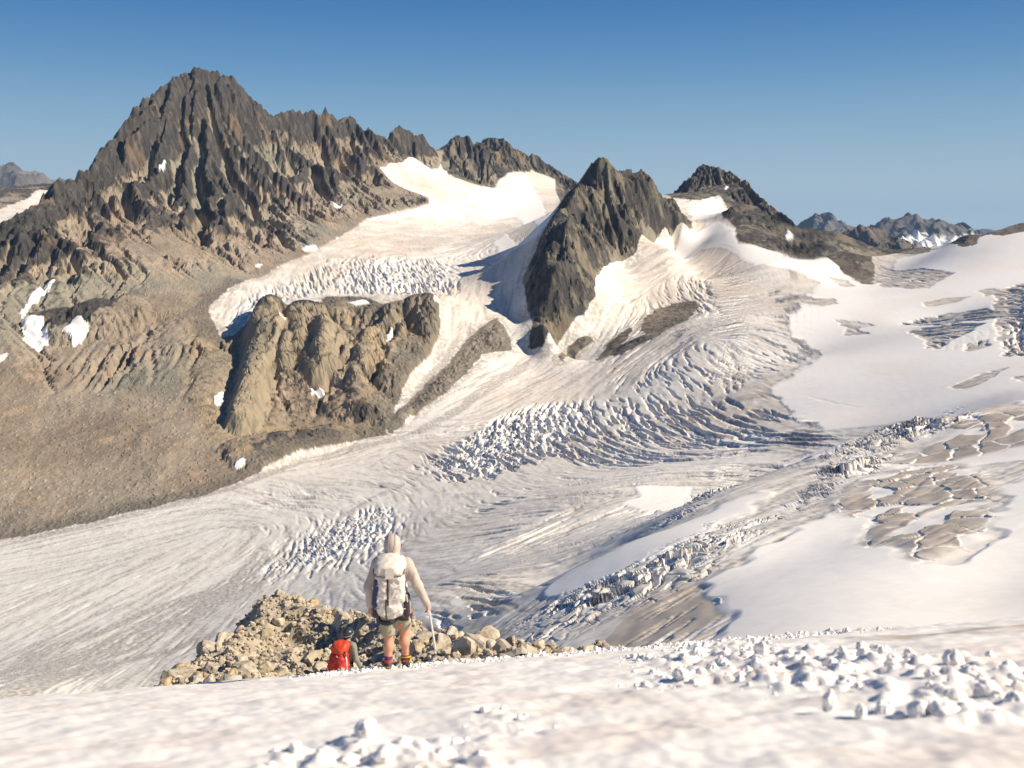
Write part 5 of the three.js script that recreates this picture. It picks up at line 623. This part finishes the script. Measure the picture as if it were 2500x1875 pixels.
  obj('zip', tube([[-.19, 1.46, .3], [-.17, 1.405, .37], [-.08, 1.385, .398], [0, 1.382, .402], [.08, 1.385, .398], [.17, 1.405, .37], [.19, 1.46, .3]], .006, 40), dark, lid);
  obj('centre_strap', tube([[-.012, 1.42, .402], [-.012, 1.36, .385], [-.012, 1.2, .385], [-.012, 1.02, .383]], .012, 30), dark, b);
  obj('centre_strap', tube([[-.035, 1.1, .385], [-.038, .98, .383], [-.04, .85, .345], [-.04, .8, .3]], .0095, 24), dark, b);
  obj('lid_flap', crumple(slab(.1, .12, .02, .015, 1.425, .4, -.1), .006, 2), white, lid);
  obj('side_panel', crumple(new THREE.CapsuleGeometry(.035, .3, 4, 14).rotateZ(-.1).translate(-.165, 1.16, .31), .008, 5), mat(.02, .035, .12, .6), b);
  for (const [y, s] of [[1.28, 1], [1.12, -1], [.98, 1]]) for (const k of [-1, 1]) obj('compression_strap', tube([[k * .05, y + .02 * s, .388], [k * .13, y - .01, .372], [k * .19, y - .03 * s, .29]], .0045, 12), grey, b);
  for (const k of [-1, 1]) { obj('shoulder_strap', tube([[k * .1, 1.5, .13], [k * .13, 1.53, .03], [k * .135, 1.45, -.1], [k * .14, 1.25, -.145], [k * .17, 1.08, -.06], [k * .19, 1.0, .1]], .018, 40), white, b); obj('hanging_strap', tube([[k * .2, 1.12, .25], [k * .215, .95, .22], [k * .21 + .02, .72, .17]], .0075, 14), white, b); }
  const hb = new THREE.TorusGeometry(.178, .028, 8, 40); hb.scale(1.02, .85, 1.5); hb.rotateX(Math.PI / 2); hb.translate(.015, 1.015, .03); obj('hip_belt', hb, dark, b);
  obj('side_pocket', crumple(new THREE.CapsuleGeometry(.042, .16, 4, 14).translate(.2, .93, .2), .012, 9), mat(.03, .02, .05, .6), b);
  obj('side_pocket', crumple(new THREE.CapsuleGeometry(.035, .16, 4, 14).translate(-.185, .93, .23), .012, 12), mat(.03, .02, .05, .6), b);

  // ice axe hanging from the right hand
  const hp = V(.452, .79, -.10), ax = thing('ice_axe', 'pale straight ice axe held point down in the standing hiker\'s right hand', 'ice axe', hx, base, hz), metal = new THREE.MeshStandardMaterial({ color: new THREE.Color(.6, .6, .59), roughness: .45, metalness: .5 });
  obj('shaft', tube([hp, [.485, .53, -.12], [.522, .26, -.14]], .0135, 12), mat(.66, .63, .58, .5), ax);
  obj('spike', new THREE.ConeGeometry(.013, .07, 8).rotateX(Math.PI).rotateZ(.14).translate(.529, .228, -.144), metal, ax);
  obj('head', tube([[.44, .80, .03], [.448, .812, -.03], hp, [.455, .805, -.18], [.46, .775, -.25]], .0105, 14), metal, ax);
  obj('adze', slab(.05, .012, .05, .438, .795, .05, .3), metal, ax);
}

// --- second hiker, lower among the rocks ---
{
  const px = -3.56, pz = -21.5, base = -9.95, turn = -.5;
  const t = thing('person', 'dark haired person in sage green shirt and helmet stepping down below the snow edge', 'person', px, base, pz, turn);
  const J = { pel: V(0, .93, 0), ch: V(0, 1.25, -.05), neck: V(0, 1.43, -.08), head: V(0, 1.565, -.13), sl: V(-.17, 1.37, -.06), el: V(-.24, 1.1, -.1), wl: V(-.2, .88, -.24), sr: V(.18, 1.36, -.06), er: V(.26, 1.09, -.04), wr: V(.29, .86, -.16), hl: V(-.09, .9, 0), kl: V(-.1, .5, -.16), al: V(-.1, .1, -.1), hr: V(.09, .9, 0), kr: V(.1, .48, -.04), ar: V(.1, .1, .1) };
  const legs = [[J.hl, J.kl, .085, .058], [J.kl, J.al, .058, .042], [J.hr, J.kr, .085, .058], [J.kr, J.ar, .058, .042], [J.al, add3(J.al, [0, -.06, -.13]), .042, .035], [J.ar, add3(J.ar, [0, -.06, -.13]), .042, .035]];
  const body = [[J.pel, [.15, .12, .105]], [V(0, 1.1, -.02), [.13, .2, .09]], [J.ch, [.15, .16, .1]], [V(-.12, 1.36, -.06), V(.12, 1.36, -.06), .07, .07], ...legs, [J.sl, J.el, .045, .038], [J.el, J.wl, .038, .026], [J.sr, J.er, .045, .038], [J.er, J.wr, .038, .026], [J.neck, J.head, .05, .05]];
  obj('body', mergeGeometries([solid(body, .05, .014), solid(headPrims(J.head, .95), .03, .007), solid(handPrims(J.wl, norm3([.05, -.8, -.5]), norm3([.5, -.4, -.7]), [1, 0, 0], .4), .008, .005), solid(handPrims(J.wr, norm3([.1, -.8, -.5]), norm3([-.5, -.4, -.7]), [-1, 0, 0], .4), .008, .005)]), skin, t);
  obj('long_sleeve_shirt', solid([[V(0, .98, 0), [.16, .1, .115]], [V(0, 1.1, -.02), [.15, .2, .108]], [J.ch, [.168, .17, .118]], [V(-.125, 1.36, -.06), V(.125, 1.36, -.06), .085, .085], [J.sl, J.el, .068, .056], [J.el, add3(J.wl, [0, .03, .02]), .055, .04], [J.sr, J.er, .068, .056], [J.er, add3(J.wr, [0, .03, .02]), .055, .04], [J.neck, add3(J.neck, [0, .03, -.01]), .065, .062]], .045, .013, folds(.011, 8)), mat(.225, .245, .175), t);
  obj('trousers', solid([[V(0, .94, 0), [.165, .12, .122]], [J.hl, J.kl, .1, .076], [J.kl, add3(J.al, [0, .04, 0]), .076, .06], [J.hr, J.kr, .1, .076], [J.kr, add3(J.ar, [0, .04, 0]), .076, .06]], .05, .013, folds(.005, 11)), mat(.022, .035, .032), t);
  for (const a of [J.al, J.ar]) { const b = obj('boot', solid([[a, add3(a, [0, -.06, 0]), .055, .05], [add3(a, [0, -.07, .03]), add3(a, [0, -.075, -.16]), .05, .045]], .03, .01, (q, d) => Math.max(d, a[1] - .112 - q[1])), mat(.03, .03, .03, .7), t); obj('sole', slab(.095, .02, .26, a[0], a[1] - .12, a[2] - .06), mat(.02, .02, .02), b); }
  for (const w of [J.wl, J.wr]) obj('glove', solid([[add3(w, [.005, .0, .0]), add3(w, [.01, -.055, -.035]), .038, .042], [add3(w, [.01, -.05, -.03]), add3(w, [.012, -.1, -.075]), .036, .026]], .02, .007), mat(.55, .13, .07), t);
  const c = J.head, hm = obj('helmet', solid([[add3(c, [0, .045, .012]), [.112, .108, .132]]], .01, .007, (p, d) => Math.max(d, c[1] - .012 - p[1] + (p[2] - c[2]) * -.25)), mat(.035, .037, .042, .35), t);
  for (let i = -2; i <= 2; i++) obj('vent', slab(.014, .012, .075, c[0] + i * .036, c[1] + .14 - Math.abs(i) * .014, c[2] + .07 - Math.abs(i) * .006, .62), mat(.01, .01, .01), hm);
  obj('rim', new THREE.TorusGeometry(.116, .006, 6, 30).scale(.97, 1.14, 1).rotateX(Math.PI / 2 + .24).translate(c[0], c[1] + .022, c[2] + .012), mat(.4, .42, .42, .5), hm);
  obj('hair', solid([[add3(c, [0, .0, .045]), [.088, .085, .075]], [add3(c, [0, -.05, .09]), add3(c, [.0, -.14, .115]), .035, .04], [add3(c, [0, -.14, .115]), add3(c, [-.01, -.24, .12]), .04, .016]], .03, .008, folds(.006, 21)), mat(.045, .028, .018), t);
  // red backpack
  const b = thing('backpack', 'red backpack with a brighter top on the hiker below the snow edge', 'backpack', px, base, pz, turn), red = mat(.40, .018, .016, .6), orange = mat(.58, .055, .02, .55);
  const tilt = p => { const y = p[1] - 1.15, z = p[2] - .17; return [p[0], 1.15 + y * .99 + z * .12, .17 + z * .99 - y * -.12]; };
  obj('main_bag', meshField(q => { const p = tilt(q), x = Math.abs(p[0]) / (.195 + .045 * sstep(1.2, .95, p[1])), y = Math.abs(p[1] - 1.08) / .25, z = Math.abs(p[2] - .21) / .17; return (Math.pow(x ** 3.5 + y ** 4 + z ** 3, .28) - 1) * .13 + .02 * Math.abs(noise3(p[0] * 8 + 1, p[1] * 9, p[2] * 8)) + .008 * noise3(p[0] * 20, p[1] * 20, p[2] * 20); }, [[-.31, .76, -.05], [.31, 1.45, .5]], .011), red, b);
  const lid = obj('lid', meshField(q => { const p = tilt(q), x = Math.abs(p[0]) / .19, y = Math.abs(p[1] - 1.37) / .125, z = Math.abs(p[2] - .18) / .17; return (Math.pow(x ** 3 + y ** 2.6 + z ** 3, .33) - 1) * .1 + .022 * Math.abs(noise3(p[0] * 9 + 5, p[1] * 9, p[2] * 9)); }, [[-.27, 1.2, -.08], [.27, 1.56, .44]], .01), orange, b);
  obj('buckle', slab(.03, .05, .012, .05, 1.24, .345, .1), mat(.5, .48, .46, .4), lid);
  for (const k of [-1, 1]) { obj('shoulder_strap', tube([[k * .09, 1.4, .1], [k * .12, 1.46, 0], [k * .13, 1.38, -.14], [k * .14, 1.2, -.18], [k * .16, 1.02, -.08], [k * .17, .98, .06]], .02, 36), red, b); obj('side_strap', tube([[k * .19, 1.25, .22], [k * .215, 1.1, .2], [k * .21, .95, .18]], .008, 12), mat(.6, .58, .53), b); }
  const hb = new THREE.TorusGeometry(.172, .026, 8, 36); hb.scale(1, .85, 1.4); hb.rotateX(Math.PI / 2); hb.translate(0, .985, .02); obj('hip_belt', hb, mat(.03, .02, .03), b);
  obj('bottom_panel', crumple(new THREE.CapsuleGeometry(.1, .12, 4, 16).rotateZ(Math.PI / 2).scale(1.2, .7, 1).translate(0, .915, .19), .01, 4), red, b);
  // pole strapped beside the pack
  const p = thing('trekking_pole', 'folded pale trekking pole strapped to the side of the red backpack', 'pole', px, base, pz, turn), pole = mat(.68, .63, .5, .45);
  obj('shaft', tube([[.2, 1.26, .24], [.215, 1.05, .23], [.235, .82, .2]], .011, 10), pole, p); obj('handle', new THREE.CapsuleGeometry(.017, .09, 4, 10).rotateZ(.06).translate(.197, 1.3, .243), mat(.08, .08, .06), p);
}
console.log('people done');

renderer.render(scene, camera);
